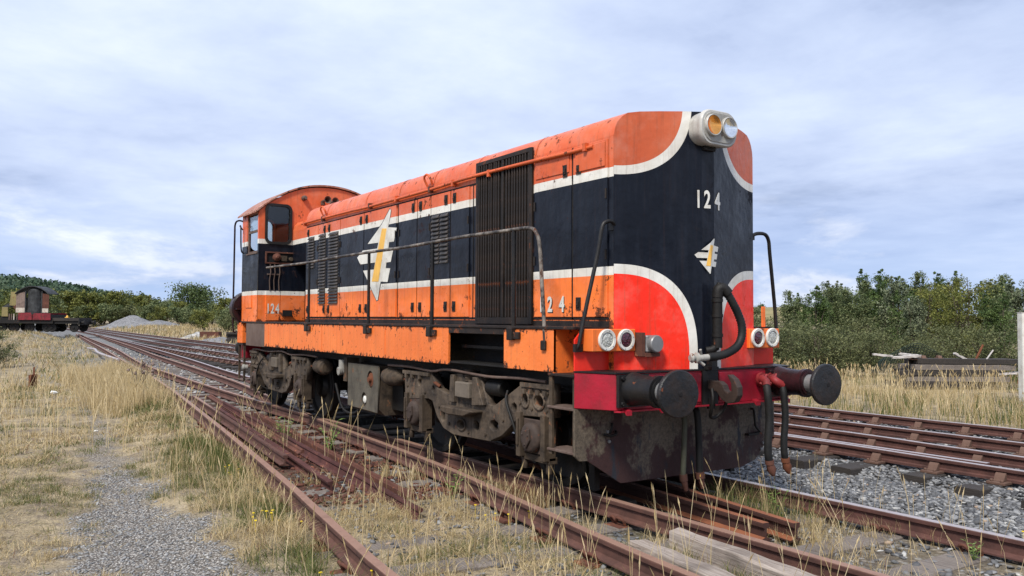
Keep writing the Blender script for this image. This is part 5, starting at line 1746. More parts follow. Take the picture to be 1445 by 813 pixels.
o = stones('rusty_stones', X_[ok], Y_[ok], RNG.uniform(.015, .045, ok.sum()), 'rust stained stones around the dumped rails of the siding')
o.data.materials.clear()
o.data.materials.append(M_RUST)


# ---------------------------------------------------------------- grass (too much to count)
def blades(x, y, h, w, lean, tint, z=None):
    n = len(x)
    z = ground_z(x, y) - .01 if z is None else z
    A = RNG.uniform(0, 2 * np.pi, n)
    B = RNG.uniform(0, 2 * np.pi, n)
    dx, dy = np.cos(A) * w / 2, np.sin(A) * w / 2
    lx, ly = np.cos(B) * lean * h, np.sin(B) * lean * h
    hz = h * np.sqrt(np.clip(1 - np.minimum(lean, .95) ** 2 * .6, .1, 1))
    V = np.empty((n, 5, 3))
    V[:, 0] = np.stack([x - dx, y - dy, z], -1)
    V[:, 1] = np.stack([x + dx, y + dy, z], -1)
    mx, my, mz = x + lx * .38, y + ly * .38, z + hz * .62
    V[:, 2] = np.stack([mx - dx * .75, my - dy * .75, mz], -1)
    V[:, 3] = np.stack([mx + dx * .75, my + dy * .75, mz], -1)
    V[:, 4] = np.stack([x + lx, y + ly, z + hz], -1)
    o = (np.arange(n) * 5)[:, None]
    L = np.concatenate([o + 0, o + 1, o + 3, o + 2, o + 2, o + 3, o + 4], 1)
    return V.reshape(-1, 3), L.ravel(), np.tile([4, 3], n), np.repeat(tint, 5)


def stalks(x, y, h, tint, wk=1.0):
    """thin stems with a seed head: strip of two quads plus a head of two crossed diamonds"""
    n = len(x)
    z = ground_z(x, y) - .01
    B = RNG.uniform(0, 2 * np.pi, n)
    lean = RNG.uniform(.02, .38, n)
    lx, ly = np.cos(B) * lean * h, np.sin(B) * lean * h
    w = .0011 * wk + .0009 * RNG.random(n)
    ux, uy = RGT.x, RGT.y
    V = np.empty((n, 14, 3))
    for k, t in enumerate((0, .5, 1.0)):
        cx, cy, cz = x + lx * t * t, y + ly * t * t, z + h * t
        V[:, 2 * k] = np.stack([cx - ux * w, cy - uy * w, cz], -1)
        V[:, 2 * k + 1] = np.stack([cx + ux * w, cy + uy * w, cz], -1)
    tx, ty = lx * 2 / h, ly * 2 / h
    hl = RNG.uniform(.05, .13, n)
    hw = RNG.uniform(.003, .0065, n) * wk
    bx_, by_, bz = x + lx, y + ly, z + h
    for k, (ax, ay) in enumerate(((ux, uy), (-uy, ux))):
        V[:, 6 + 4 * k] = np.stack([bx_, by_, bz - .01], -1)
        V[:, 7 + 4 * k] = np.stack([bx_ + tx * hl * .4 + ax * hw, by_ + ty * hl * .4 + ay * hw, bz + hl * .4], -1)
        V[:, 8 + 4 * k] = np.stack([bx_ + tx * hl, by_ + ty * hl, bz + hl], -1)
        V[:, 9 + 4 * k] = np.stack([bx_ + tx * hl * .4 - ax * hw, by_ + ty * hl * .4 - ay * hw, bz + hl * .4], -1)
    o = (np.arange(n) * 14)[:, None]
    q = np.array([0, 1, 3, 2, 2, 3, 5, 4, 6, 7, 8, 9, 10, 11, 12, 13])
    return V.reshape(-1, 3), (o + q[None]).ravel(), np.full(4 * n, 4), np.repeat(tint, 14)


def grass_object(name, packs, label):
    V, L, C_, T = [], [], [], []
    off = 0
    for v, l, c, t in packs:
        V.append(v)
        L.append(l + off)
        C_.append(c)
        T.append(t)
        off += len(v)
    me = raw_mesh(name, np.concatenate(V), np.concatenate(L), np.concatenate(C_))
    a = me.attributes.new('tint', 'FLOAT', 'POINT')
    a.data.foreach_set('value', np.concatenate(T).astype(np.float32))
    return tag(link(name, me, M_GRASS), label, kind='stuff')


def clumped(n, box, mask, clump=.06):
    """points drawn around random tuft centres, kept by a density mask"""
    m = max(1, n // 14)
    cx, cy = uni(m, *box)
    keep = mask(cx, cy) > RNG.random(m)
    cx, cy = cx[keep], cy[keep]
    if len(cx) == 0:
        return np.zeros(0), np.zeros(0)
    k = RNG.integers(0, len(cx), n)
    return cx[k] + RNG.normal(0, clump, n), cy[k] + RNG.normal(0, clump, n)


def scatter(n, box, mask):
    x, y = uni(n, *box)
    k = mask(x, y) > RNG.random(n)
    return x[k], y[k]


def straw_tint(x, y, green=.25, seed=3):
    g_ = vnoise(x, y, .55, seed) * .6 + vnoise(x, y, 1.9, seed + 1) * .4
    isg = (g_ + RNG.normal(0, .10, len(x))) < green + .22
    t = np.where(isg, RNG.uniform(.05, .42, len(x)), RNG.uniform(.42, .95, len(x)))
    return np.where(RNG.random(len(x)) < .03, 1.0, t)


def verge_mask(x, y):
    yc = rail_y('branch_left', x)
    d = (1 - path_mask(x, y)) * (y < yc - .12)
    worn = smoothstep(vnoise(x, y, .8, 9) * .6 + vnoise(x, y, 2.6, 10) * .4, .34, .58)
    near_rail = 1 - smoothstep(yc - y, .2, 1.1)
    leftside = smoothstep(yc - y, 2.2, 3.2)
    return np.clip(d * (0.12 + .55 * worn + .5 * near_rail + .25 * leftside), 0, 1)


packs = []
x, y = clumped(46000, (-7, 2.0, -7.5, -2.4), verge_mask, .05)
yc = rail_y('branch_left', x)
hgt = RNG.uniform(.03, .11, len(x)) * (1 + 1.3 * (1 - smoothstep(yc - y, .1, 1.2)))
t = straw_tint(x, y, .22)
strip = (1 - smoothstep(np.abs(yc - y - .55), .25, .6)) * (vnoise(x, y, 1.1, 21) > .42)
t = np.where((strip > RNG.random(len(x))), RNG.uniform(.05, .38, len(x)), t)
packs.append(blades(x, y, hgt, RNG.uniform(.0028, .0055, len(x)), RNG.uniform(.2, 1.6, len(x)), t))
x, y = clumped(40000, (-20, -6.5, -9.5, -1.3), lambda a, b: np.clip(verge_mask(a, b) * 1.2, 0, 1), .08)
yc = rail_y('branch_left', x)
hgt = RNG.uniform(.04, .14, len(x)) * (1 + 1.5 * (1 - smoothstep(yc - y, .2, 1.6)) * smoothstep(-x, 8, 12))
packs.append(blades(x, y, hgt, RNG.uniform(.006, .011, len(x)), RNG.uniform(.3, 1.8, len(x)), straw_tint(x, y, .22)))
x, y = clumped(34000, (-80, -18, -26, 6), lambda a, b: (b < rail_y('branch_left', a) - .5) * 1.0, .2)
packs.append(blades(x, y, RNG.uniform(.10, .32, len(x)), RNG.uniform(.014, .03, len(x)), RNG.uniform(.2, 1.2, len(x)), straw_tint(x, y, .14, 31)))
# tall straw stand beside the siding at mid distance
x, y = clumped(8000, (-24, -11.5, -3.6, -1.0), lambda a, b: (b < rail_y('branch_left', a) - .15) * np.clip(1.3 - np.abs(rail_y('branch_left', a) - 1.0 - b), 0, 1), .09)
packs.append(blades(x, y, RNG.uniform(.22, .55, len(x)), RNG.uniform(.006, .010, len(x)), RNG.uniform(.05, .45, len(x)), RNG.uniform(.55, .95, len(x))))
x, y = scatter(500, (-22, -7, -5.5, -1.2), lambda a, b: (b < rail_y('branch_left', a) - .1) * 1.0)
packs.append(stalks(x, y, RNG.uniform(.3, .7, len(x)), RNG.uniform(.6, .93, len(x)), 2.2))
x, y = scatter(500, (-6, 1.5, -4.2, -2.7), lambda a, b: verge_mask(a, b) * (rail_y('branch_left', a) - b < 1.3))
packs.append(stalks(x, y, RNG.uniform(.15, .45, len(x)), RNG.uniform(.55, .93, len(x)), 1.1))
x, y = clumped(52000, (-10, 2.0, -8.2, -2.4), lambda a, b: np.clip((1 - .9 * path_mask(a, b)) * (b < rail_y('branch_left', a) - .1) * (.35 + .65 * vnoise(a, b, 1.3, 77)), 0, 1), .09)
packs.append(blades(x, y, RNG.uniform(.015, .055, len(x)), RNG.uniform(.003, .006, len(x)), RNG.uniform(1.2, 2.6, len(x)), np.where(RNG.random(len(x)) < .22, RNG.uniform(.1, .4, len(x)), RNG.uniform(.45, .95, len(x)))))
grass_object('verge_grass', packs, 'dry straw coloured grass on the verge beside the gravel path')

packs = []


def mid_mask(x, y):
    yl, yr = rail_y('branch_left', x), rail_y('branch_right', x)
    d = (y > yl + .06) & (y < yr - .05) & (x > -4.6)
    fade = smoothstep(x, -3.0, -.8)
    return d * fade * np.clip(.25 + .9 * smoothstep(vnoise(x, y, 1.6, 14), .25, .6), 0, 1)


x, y = clumped(19000, (-4.6, 3.0, -3.6, -1.0), mid_mask, .07)
packs.append(blades(x, y, RNG.uniform(.03, .14, len(x)), RNG.uniform(.0028, .005, len(x)), RNG.uniform(.2, 2.0, len(x)), straw_tint(x, y, .20, 40)))
x, y = scatter(420, (-3.4, 2.6, -3.5, -1.2), mid_mask)
packs.append(stalks(x, y, RNG.uniform(.22, .55, len(x)), RNG.uniform(.55, .95, len(x))))
# between the siding rail and the engine's rail, and in the four foot
x, y = clumped(2200, (-3.6, 3.2, -1.55, -.95), lambda a, b: (b > rail_y('branch_right', a) + .1) * smoothstep(vnoise(a, b, 2.0, 17), .4, .7), .05)
packs.append(blades(x, y, RNG.uniform(.05, .20, len(x)), RNG.uniform(.003, .005, len(x)), RNG.uniform(.2, .9, len(x)), straw_tint(x, y, .15, 50)))
x, y = scatter(60, (-2.4, 2.8, -1.9, -.95), lambda a, b: np.ones(len(a)))
packs.append(stalks(x, y, RNG.uniform(.25, .6, len(x)), RNG.uniform(.55, .95, len(x))))
x, y = clumped(2600, (-.6, 3.4, -.6, 1.05), lambda a, b: smoothstep(vnoise(a, b, 1.7, 19), .45, .7), .05)
packs.append(blades(x, y, RNG.uniform(.04, .20, len(x)), RNG.uniform(.003, .005, len(x)), RNG.uniform(.2, .8, len(x)), straw_tint(x, y, .28, 60)))
x, y = clumped(600, (-.35, .65, .30, .72), lambda a, b: np.ones(len(a)), .07)
packs.append(blades(x, y, RNG.uniform(.12, .36, len(x)), RNG.uniform(.004, .006, len(x)), RNG.uniform(.1, .6, len(x)), RNG.uniform(.05, .6, len(x))))
x, y = scatter(90, (-.2, 3.2, -.5, 1.9), lambda a, b: np.ones(len(a)))
packs.append(stalks(x, y, RNG.uniform(.2, .5, len(x)), RNG.uniform(.6, .95, len(x))))
# reddish dock and straw by the bogies
x, y = clumped(700, (-1.75, -1.15, -1.28, -1.02), lambda a, b: np.ones(len(a)), .05)
packs.append(blades(x, y, RNG.uniform(.08, .26, len(x)), RNG.uniform(.003, .006, len(x)), RNG.uniform(.1, .6, len(x)), np.where(RNG.random(len(x)) < .6, 1.0, RNG.uniform(.5, .9, len(x)))))
x, y = scatter(50, (-9.5, -3.0, -2.4, -1.1), lambda a, b: np.ones(len(a)))
packs.append(stalks(x, y, RNG.uniform(.3, .8, len(x)), RNG.uniform(.5, .92, len(x)), 1.5))
x, y = clumped(900, (-9.0, -3.0, -2.6, -1.0), lambda a, b: (b > rail_y('branch_left', a) + .1) * (vnoise(a, b, 1.3, 23) > .6), .06)
packs.append(blades(x, y, RNG.uniform(.06, .24, len(x)), RNG.uniform(.004, .008, len(x)), RNG.uniform(.1, .8, len(x)), straw_tint(x, y, .3, 71)))
x, y = clumped(13000, (-3.4, 3.2, -3.5, -.95), lambda a, b: np.clip(mid_mask(a, b) + .25 * (b > rail_y('branch_right', a)) * (a > -2), 0, 1), .09)
packs.append(blades(x, y, RNG.uniform(.012, .045, len(x)), RNG.uniform(.003, .0055, len(x)), RNG.uniform(1.2, 2.6, len(x)), np.where(RNG.random(len(x)) < .12, RNG.uniform(.1, .4, len(x)), RNG.uniform(.5, .97, len(x)))))
grass_object('trackside_grass', packs, 'thin dry grass and seed stalks growing among the near rails')

packs = []
x, y = clumped(46000, (-34, 7, 8.2, 17.5), lambda a, b: smoothstep(b, 8.1, 9.2), .11)
hh_ = RNG.uniform(.20, .50, len(x)) * (0.5 + .5 * smoothstep(y, 8.4, 10.5)) * (1 - .45 * smoothstep(y, 12.0, 13.5) * smoothstep(x, -9.5, -7.5)) * (1 - .25 * smoothstep(y, 10.2, 11.5))
t = straw_tint(x, y, .22, 80)
t = np.where((y < 10.2) & (RNG.random(len(x)) < .5), RNG.uniform(.12, .40, len(x)), t)
packs.append(blades(x, y, hh_, RNG.uniform(.008, .015, len(x)), RNG.uniform(.05, .55, len(x)), t))
x, y = clumped(2600, (-22, 7, 9.0, 14.5), lambda a, b: np.ones(len(a)), .2)
packs.append(stalks(x, y, RNG.uniform(.4, .68, len(x)), RNG.uniform(.6, .95, len(x)), 2.4))
x, y = clumped(22000, (-60, 8, 17, 45), lambda a, b: np.ones(len(a)), .3)
packs.append(blades(x, y, RNG.uniform(.25, .6, len(x)), RNG.uniform(.02, .035, len(x)), RNG.uniform(.1, .6, len(x)), straw_tint(x, y, .3, 90)))
x, y = clumped(26000, (-150, -28, 7.5, 40), lambda a, b: (b > rail_y('main_d', a) + 1.2) * 1.0, .5)
packs.append(blades(x, y, RNG.uniform(.2, .55, len(x)), RNG.uniform(.04, .08, len(x)), RNG.uniform(.1, .7, len(x)), straw_tint(x, y, .05, 95)))
grass_object('meadow_grass', packs, 'tall straw coloured meadow grass beyond the junction rails')


# ---------------------------------------------------------------- trees and shrubs
def leaf_cloud(centres, radii, n, leaf, aspect, rnd, droop=0.0):
    k = rnd.integers(0, len(centres), n)
    d = rnd.normal(0, 1, (n, 3))
    d /= np.linalg.norm(d, axis=1)[:, None] + 1e-9
    rr = rnd.random(n) ** .45
    c = centres[k] + d * (radii[k] * rr)[:, None]
    nrm = rnd.normal(0, 1, (n, 3)) + d * .9 + np.array([0, 0, .5])
    nrm /= np.linalg.norm(nrm, axis=1)[:, None]
    a = np.cross(nrm, rnd.normal(0, 1, (n, 3)))
    a /= np.linalg.norm(a, axis=1)[:, None] + 1e-9
    b = np.cross(nrm, a)
    s = leaf * rnd.uniform(.6, 1.35, n)[:, None]
    a = a * s
    b = b * s / aspect
    V = np.stack([c - a * .5, c + b * .5 + nrm * s * .08, c + a * .5, c - b * .5 + nrm * s * .08], 1)
    tint = np.clip(rnd.normal(.45, .22, n) + rnd.uniform(-.34, .36, len(centres))[k], 0, 1)
    return V.reshape(-1, 3), tint


def tree_meshes(seed, h, w, n_cl, n_leaf, leaf, aspect, mat, kind='upright'):
    rnd = np.random.default_rng(seed)
    mb = MB()
    cen, rad = [], []
    stems = 1 if kind == 'round' else (4 if kind == 'upright' else 6)
    for s in range(stems):
        a0 = rnd.uniform(0, 2 * np.pi)
        r0 = 0 if stems == 1 else rnd.uniform(.02, .22) * w
        top = np.array([math.cos(a0) * r0 * 1.6, math.sin(a0) * r0 * 1.6, h * (rnd.uniform(.72, 1.0) if s else .97)])
        base = np.array([math.cos(a0) * r0 * .25, math.sin(a0) * r0 * .25, -.1])
        pts = [base + (top - base) * t + rnd.normal(0, .03 * w, 3) * (t > 0) * (t < 1) for t in np.linspace(0, 1, 6)]
        rb = .018 * h * (1.6 if stems == 1 else .8)
        mb.tube([Vector(p) for p in pts], rb, 6, True, [rb * (1 - .85 * t) + .004 for t in np.linspace(0, 1, 6)])
        nl = max(3, n_cl // stems)
        for q in range(nl):
            t = rnd.uniform(.22 if kind != 'bush' else .1, 1.0)
            i = min(int(t * 5), 4)
            p = pts[i] + (pts[i + 1] - pts[i]) * (t * 5 - i)
            if kind == 'round':
                prof = math.sin(math.pi * min(1, .16 + .80 * (t - .2) / .8)) ** .7
            elif kind == 'upright':
                prof = (1.05 - t) ** .8 * .75 + .08
            else:
                prof = math.sqrt(max(.05, 1 - (t * .95) ** 2))
            a = rnd.uniform(0, 2 * np.pi)
            L = w * .5 * prof * rnd.uniform(.45, 1.08)
            tip = p + np.array([math.cos(a) * L, math.sin(a) * L, L * (rnd.uniform(.5, 1.5) if kind == 'upright' else rnd.uniform(.15, .75 if kind != 'round' else .45))])
            tip[2] = min(tip[2], h * 1.03)
            r_ = rb * (1 - t) * .5 + .004
            if q % 2 == 0:
                mb.tube([Vector(p), Vector(p + (tip - p) * .5 + rnd.normal(0, .03 * w, 3)), Vector(tip)], r_, 5, True, [r_, r_ * .7, r_ * .3])
            for u in ((.55, 1.0) if kind != 'round' else (.45, .75, 1.0)):
                cen.append(p + (tip - p) * u)
                rad.append(w * rnd.uniform(.06, .13) * (1.25 if kind == 'round' else 1.0))
        if kind == 'upright':
            for q in range(7):
                cen.append(top + np.array([0, 0, .06 * h - q * .045 * h]) + rnd.normal(0, .02 * w, 3))
                rad.append(w * .022 * (1 + q * .5))
    cen, rad = np.array(cen), np.array(rad)
    cen[:, 2] = np.maximum(cen[:, 2], rad * .7)
    V, T = leaf_cloud(cen, rad, n_leaf, leaf, aspect, rnd)
    n = len(T)
    me = raw_mesh('crown', V, np.arange(4 * n), np.full(n, 4))
    at_ = me.attributes.new('tint', 'FLOAT', 'POINT')
    at_.data.foreach_set('value', np.repeat(T, 4).astype(np.float32))
    me.materials.append(mat)
    tm = mesh_of(mb, 'trunk', M_BARK)
    return me, tm


def gz1(x, y):
    return float(ground_z(np.array([x]), np.array([y]))[0])


def plant_tree(name, meshes, x, y, s, label, cat, group=None, sw=1.0):
    t = thing(name, label, cat, (x, y, gz1(x, y)), group, world_parts=False, rotz=random.uniform(0, 6.28))
    t.scale = (s * sw, s * sw, s)
    for nm, me in zip(('crown', 'trunk'), meshes):
        o_ = bpy.data.objects.new(nm, me)
        col.objects.link(o_)
        o_.parent = t
    return t


WIL = [tree_meshes(100 + i, 4.0, 2.5, 56, 6800, .105, 2.6, m_, 'upright') for i, m_ in enumerate((M_LEAF_WILLOW, M_LEAF_GREEN, M_LEAF_SILVER))]
OLV = [tree_meshes(110 + i, 4.0, 3.4, 60, 6500, .10, 1.8, M_LEAF_OLIVE, 'bush') for i in range(2)]
GOR = [tree_meshes(120 + i, 1.6, 2.6, 44, 4200, .075, 2.2, M_LEAF_GORSE, 'bush') for i in range(2)]
FARR = [tree_meshes(130 + i, 5.5, 6.5, 66, 3800, .34, 1.6, m_, 'bush') for i, m_ in enumerate((M_LEAF_DARK, M_LEAF_OLIVE, M_LEAF_WILLOW))]
FARB = [tree_meshes(140 + i, 4.0, 6.0, 50, 3000, .32, 1.8, m_, 'bush') for i, m_ in enumerate((M_LEAF_WILLOW, M_LEAF_OLIVE, M_LEAF_GORSE))]
OAK = tree_meshes(150, 8.0, 13.0, 90, 5500, .45, 1.5, M_LEAF_DARK, 'round')

# thicket beyond the timber pile
for i, (x, y, ht, k) in enumerate([(-17.7, 24.6, 2.95, 0), (-16.1, 23.6, 3.0, 1), (-18.1, 27.7, 3.45, 2), (-15.8, 25.7, 3.35, 0), (-16.6, 28.2, 3.9, 1), (-14.3, 26.1, 3.4, 2),
                                   (-15.6, 29.6, 3.8, 0), (-12.2, 30.5, 3.4, 2), (-11.6, 28.5, 3.2, 1), (-9.7, 25.9, 3.0, 0), (-10.2, 28.7, 3.3, 2), (-8.4, 27.0, 3.1, 1),
                                   (-16.5, 33.0, 3.6, 1), (-13.5, 33.5, 3.7, 0), (-10.5, 33.0, 3.5, 2), (-19.4, 27.0, 2.9, 1), (-17.0, 26.3, 3.1, 0), (-15.2, 27.4, 3.5, 1), (-14.9, 24.6, 2.9, 0), (-13.2, 25.0, 2.8, 1), (-17.6, 30.0, 3.7, 0), (-19.0, 30.0, 3.4, 2), (-14.6, 31.5, 3.8, 1), (-20.4, 25.2, 2.7, 0), (-12.0, 24.4, 2.6, 2), (-9.0, 24.0, 2.6, 1)]):
    plant_tree('willow_tree', WIL[k], x, y, ht / 4.0, ('slender grey-green', 'slender deep green', 'slender silvery')[k] + ' sapling in the thicket beyond the meadow', 'tree', ('grey-green', 'deep green', 'silvery')[k] + ' saplings in the thicket', 1.12)
for i, (x, y, ht) in enumerate([(-12.9, 26.5, 3.2), (-11.0, 25.8, 3.4), (-13.5, 29.2, 3.5)]):
    plant_tree('sallow_tree', OLV[i % 2], x, y, ht / 4.0, 'broad olive-green sallow standing among the grey-green willow saplings', 'tree', 'olive sallows in the thicket', 1.0)
for i, (x, y, ht) in enumerate([(-16.6, 19.0, 1.5), (-15.2, 19.5, 1.4), (-14.2, 20.2, 1.45), (-12.8, 20.0, 1.3), (-11.5, 20.5, 1.2), (-9.2, 19.9, 1.15), (-7.3, 19.5, 1.35), (-6.0, 19.4, 1.4), (-4.9, 19.0, 1.2),
                                (-18.0, 19.8, 1.55), (-19.6, 21.0, 1.7), (-21.5, 22.0, 1.8), (-13.0, 22.5, 1.7), (-9.8, 22.5, 1.6), (-17.0, 21.5, 1.8), (-3.8, 20.5, 1.6), (-10.9, 14.2, 1.35), (-11.4, 15.3, 1.5), (-10.3, 15.7, 1.4), (-10.2, 16.9, 1.35), (-9.6, 17.6, 1.25), (-12.6, 15.6, 1.55), (-12.3, 17.2, 1.5)]):
    plant_tree('gorse_bush', GOR[i % 2], x, y, ht / 1.6, 'low gorse bush behind the sleeper pile at the foot of the thicket' if x > -12.9 and y > 18.5 else 'low gorse bush at the foot of the thicket, away from the sleeper pile', 'bush', 'gorse bushes behind the pile' if x > -12.9 and y > 18.5 else 'gorse bushes beside the meadow', 1.1)

# tree belt behind the crane wagon
P_ = [(-101.6, -5.7, 6.0, 0), (-107.6, -3.2, 5.0, 2), (-123.7, -.9, 6.2, 0), (-110.6, -.2, 5.2, 1), (-140, 3.0, 7.0, 1), (-152, 5.0, 7.2, 2), (-177, 8.6, 8.4, 0), (-164.5, 9.9, 7.7, 1), (-169, 12.1, 8.0, 2), (-162.4, 13.2, 7.6, 1),
      (-172.4, 16.6, 7.9, 0), (-160.4, 16.6, 7.2, 1), (-170, 19.8, 7.6, 2), (-174, 23.2, 7.4, 0), (-158, 21.5, 6.4, 1), (-150, 23.1, 5.6, 2), (-143.2, 25.5, 4.8, 1), (-128.5, 24.0, 4.3, 0), (-121.5, 25.0, 4.5, 2), (-113.0, 25.4, 4.9, 1), (-106.0, 26.0, 5.0, 2)]
for i, (x, y, ht, k) in enumerate(P_):
    plant_tree('field_tree', FARR[k], x, y, ht * .80 / 5.5, ('dark green', 'olive green', 'grey green')[k] + ' bushy tree in the belt behind the crane wagon and ballast heap', 'tree', ('dark green', 'olive green', 'grey green')[k] + ' trees of the far belt', 1.05)
P_ = [(-94, -6.5, 3.6, 0), (-97, -1.5, 3.8, 1), (-108, -4.5, 3.6, 0), (-131, .5, 4.4, 2), (-158, 11.9, 4.6, 0), (-157, 13.6, 4.8, 1), (-154, 16.0, 4.6, 0), (-153, 18.8, 4.4, 2), (-146, 20.4, 4.2, 0), (-136, 21.0, 3.8, 1), (-126, 21.5, 3.6, 0), (-108, 19.5, 3.2, 0), (-97, 18.2, 3.0, 1), (-92, 19.5, 3.1, 0), (-84.5, 18.2, 2.7, 2), (-86, 20.5, 3.2, 0)]
for i, (x, y, ht, k) in enumerate(P_):
    plant_tree('hedge_shrub', FARB[k], x, y, ht * .74 / 4.0, ('pale willow', 'olive', 'dull green')[k] + ' rounded shrub in front of the far tree belt', 'shrub', ('pale willow', 'olive', 'dull green') [k] + ' shrubs before the far belt')
plant_tree('oak_tree', OAK, -193.5, 38.7, 1.0, 'wide dark domed oak rising above the far shrubs', 'tree')
plant_tree('gorse_bush', GOR[0], -30.0, -4.75, .78, 'small green bush in dry grass at the edge of the verge', 'bush')

# ---------------------------------------------------------------- hills
def mound(name, cx, cy, pts, depth, mat, label, axis):
    """pts: (offset along axis, height)"""
    ax = Vector(axis).normalized()
    nx = Vector((-ax.y, ax.x))
    mb = MB()
    rows = []
    for k in range(9):
        t = -1 + 2 * k / 8
        row = []
        for s, h in pts:
            z = h * math.cos(t * math.pi / 2) ** 1.2 + (mnoise.noise(Vector((s * .02, t * 2, 3))) * h * .12) * (1 - t * t) - 2
            row.append((cx + ax.x * s + nx.x * t * depth, cy + ax.y * s + nx.y * t * depth, z))
        rows.append(row)
    mb.rings(rows, False, True, closed=False)
    return tag(mb.build(name, mat), label, kind='structure')


M_HILL = weathered('hill_pasture', (0.045, 0.068, 0.030, 1), var=.3, dirt=(0.03, .045, .022, 1), dirt_amt=.5, streak=0, rough=.95, scale=.02, bump=0)
M_HILLDRY = weathered('dry_hill_pasture', (0.24, 0.20, 0.095, 1), var=.25, dirt=(0.12, .12, .05, 1), dirt_amt=.5, streak=0, rough=.95, scale=.03, bump=0)
HP = [(-420, 34), (-300, 46), (-200, 44), (-100, 42), (-40, 42), (20, 40), (60, 34), (100, 26), (140, 16.5), (175, 10), (210, 6), (260, 3), (320, 1)]
mound('hill', -930, 20, HP, 190, M_HILL, 'wooded hill rising behind the far tree belt', (0.25, 1, 0))
n = 9000
s_ = RNG.uniform(-260, 230, n)
tt = RNG.uniform(-1, .35, n)
hgt = np.interp(s_, [p[0] for p in HP], [p[1] for p in HP])
ax = Vector((.25, 1, 0)).normalized()
cx = -930 + ax.x * s_ - ax.y * tt * 190
cy = 20 + ax.y * s_ + ax.x * tt * 190
cz = hgt * np.cos(tt * np.pi / 2) ** 1.2 - 2
keep = vnoise(s_, tt * 190, .02, 7) > .18
C3 = np.stack([cx, cy, cz + RNG.uniform(0, 3, n)], -1)[keep]
V, T = leaf_cloud(C3, np.full(len(C3), 2.6), 26000, 2.6, 1.3, RNG)
me = raw_mesh('hill_wood', V, np.arange(len(V)), np.full(len(T), 4))
a_ = me.attributes.new('tint', 'FLOAT', 'POINT')
a_.data.foreach_set('value', np.repeat(T, 4).astype(np.float32))
tag(link('hill_wood', me, M_WOOD_HILL), 'distant dark wood covering the hill', kind='stuff')
mound('hill', -3185, 625, [(-420, 0), (-200, 34), (-60, 58), (40, 62), (160, 44), (420, 0)], 300, M_HILL, 'far low mountain on the horizon', (0.19, .98, 0))
mound('hill', -318, 392, [(-260, 0), (-140, 7), (-50, 11), (20, 11.5), (90, 8.5), (220, 0)], 90, M_HILLDRY, 'pale dry hill beyond the thicket', (.72, .70, 0))
for q in range(9):
    plant_tree('hilltop_tree', FARR[0], -318 + random.uniform(-45, 25), 392 + random.uniform(-50, 30), .8, 'dark tree on the pale dry hill beyond the thicket', 'tree', 'trees on the pale hill')
for o_ in [o for o in scene.objects if o.name.startswith('hilltop_tree')]:
    o_.location.z = 8.0

# ---------------------------------------------------------------- derelict rail crane and match wagon, far left
M_CRANEYEL = weathered('faded_olive_plate', (0.22, 0.18, 0.075, 1), dirt=(0.06, .05, .03, 1), var=.3, rust_amt=.25, dirt_amt=.4, streak=.3, rough=.7, scale=.5)
M_CREAM = weathered('peeling_cream_paint', (0.50, 0.45, 0.38, 1), dirt=(0.12, .07, .05, 1), var=.2, rust_amt=.35, dirt_amt=.4, streak=.3, rough=.7, scale=.5)
M_SOOT = weathered('sooty_boiler_plate', (0.018, 0.019, 0.020, 1), dirt=(0.075, .08, .085, 1), var=.4, rust_amt=.1, dirt_amt=.6, streak=.4, rough=.6, scale=.5)
ang = math.atan2(RGT.y, RGT.x)
CG = .33
crane = thing('rail_crane', 'derelict steam rail crane with arched roof and crimson side panels in tall grass', 'crane', (-77.3, .3, CG), None, False, ang)


def cpart(mb, name, mat, par=None, bevel=.0):
    return mb.build(name, mat, par or crane, bevel)


def wheels(par, xs_, yy, r):
    for xx in xs_:
        for s in (-1, 1):
            MB().lathe((xx, s * yy, r), (0, s, 0), [(-.06, r * 1.06), (-.02, r * 1.06), (-.02, r), (.06, r), (.07, r * .8), (.03, r * .7), (.05, .12), (.10, .08)], 20).build('wheel', M_DARKIRON, par)
        MB().cyl((xx, -yy, r), (xx, yy, r), .06, n=8).build('axle', M_DARKIRON, par)


cpart(MB().bx(-3.9, 1.2, -1.15, 1.15, .72, 1.02), 'crane_frame', M_DARKIRON)
wheels(crane, (-3.4, -2.3, -1.0, .5), .8, .40)
cpart(MB().bx(-3.95, -3.8, -1.1, 1.1, .6, 1.0), 'headstock', M_DARKIRON)
M_CRANERED = weathered('faded_crane_red', (0.20, 0.016, 0.026, 1), dirt=(0.03, .012, .012, 1), rust=(0.06, .02, .012, 1), var=.35, rust_amt=.45, dirt_amt=.7, streak=.5, rough=.7, scale=.6)
cpart(MB().bx(-1.74, -.56, -1.28, -1.22, 1.02, 1.64), 'side_panel', M_CRANERED, None, .01)
cpart(MB().bx(-.50, 1.05, -1.28, -1.22, 1.02, 1.60), 'side_panel', M_CRANERED, None, .01)
cpart(MB().bx(-1.74, 1.05, 1.22, 1.28, 1.02, 1.62), 'side_panel', M_CRIMSON, None, .01)
cpart(MB().bx(-1.74, 1.05, -1.2, 1.2, 1.02, 1.5), 'turntable', M_DARKIRON)
cpart(MB().bx(-2.0, -1.24, -1.22, -1.14, 1.66, 2.06), 'cab_panel', M_CREAM)
cpart(MB().bx(.28, .78, -1.22, -1.14, 1.66, 2.02), 'cab_panel', M_CREAM)
for k in range(5):
    cpart(MB().bx(-1.99 + k * .15, -1.99 + k * .15 + .142, -1.21, -1.16, 2.06, 3.27 + .04 * k), 'board', M_CRANEWOOD)
for k in range(4):
    cpart(MB().bx(.28 + k * .14, .28 + k * .14 + .132, -1.21, -1.16, 2.02, 3.30 - .03 * k), 'board', M_RUST)
cpart(MB().bx(-1.9, -1.3, .1, .16, 1.6, 3.0), 'cab_back_wall', M_SOOT)
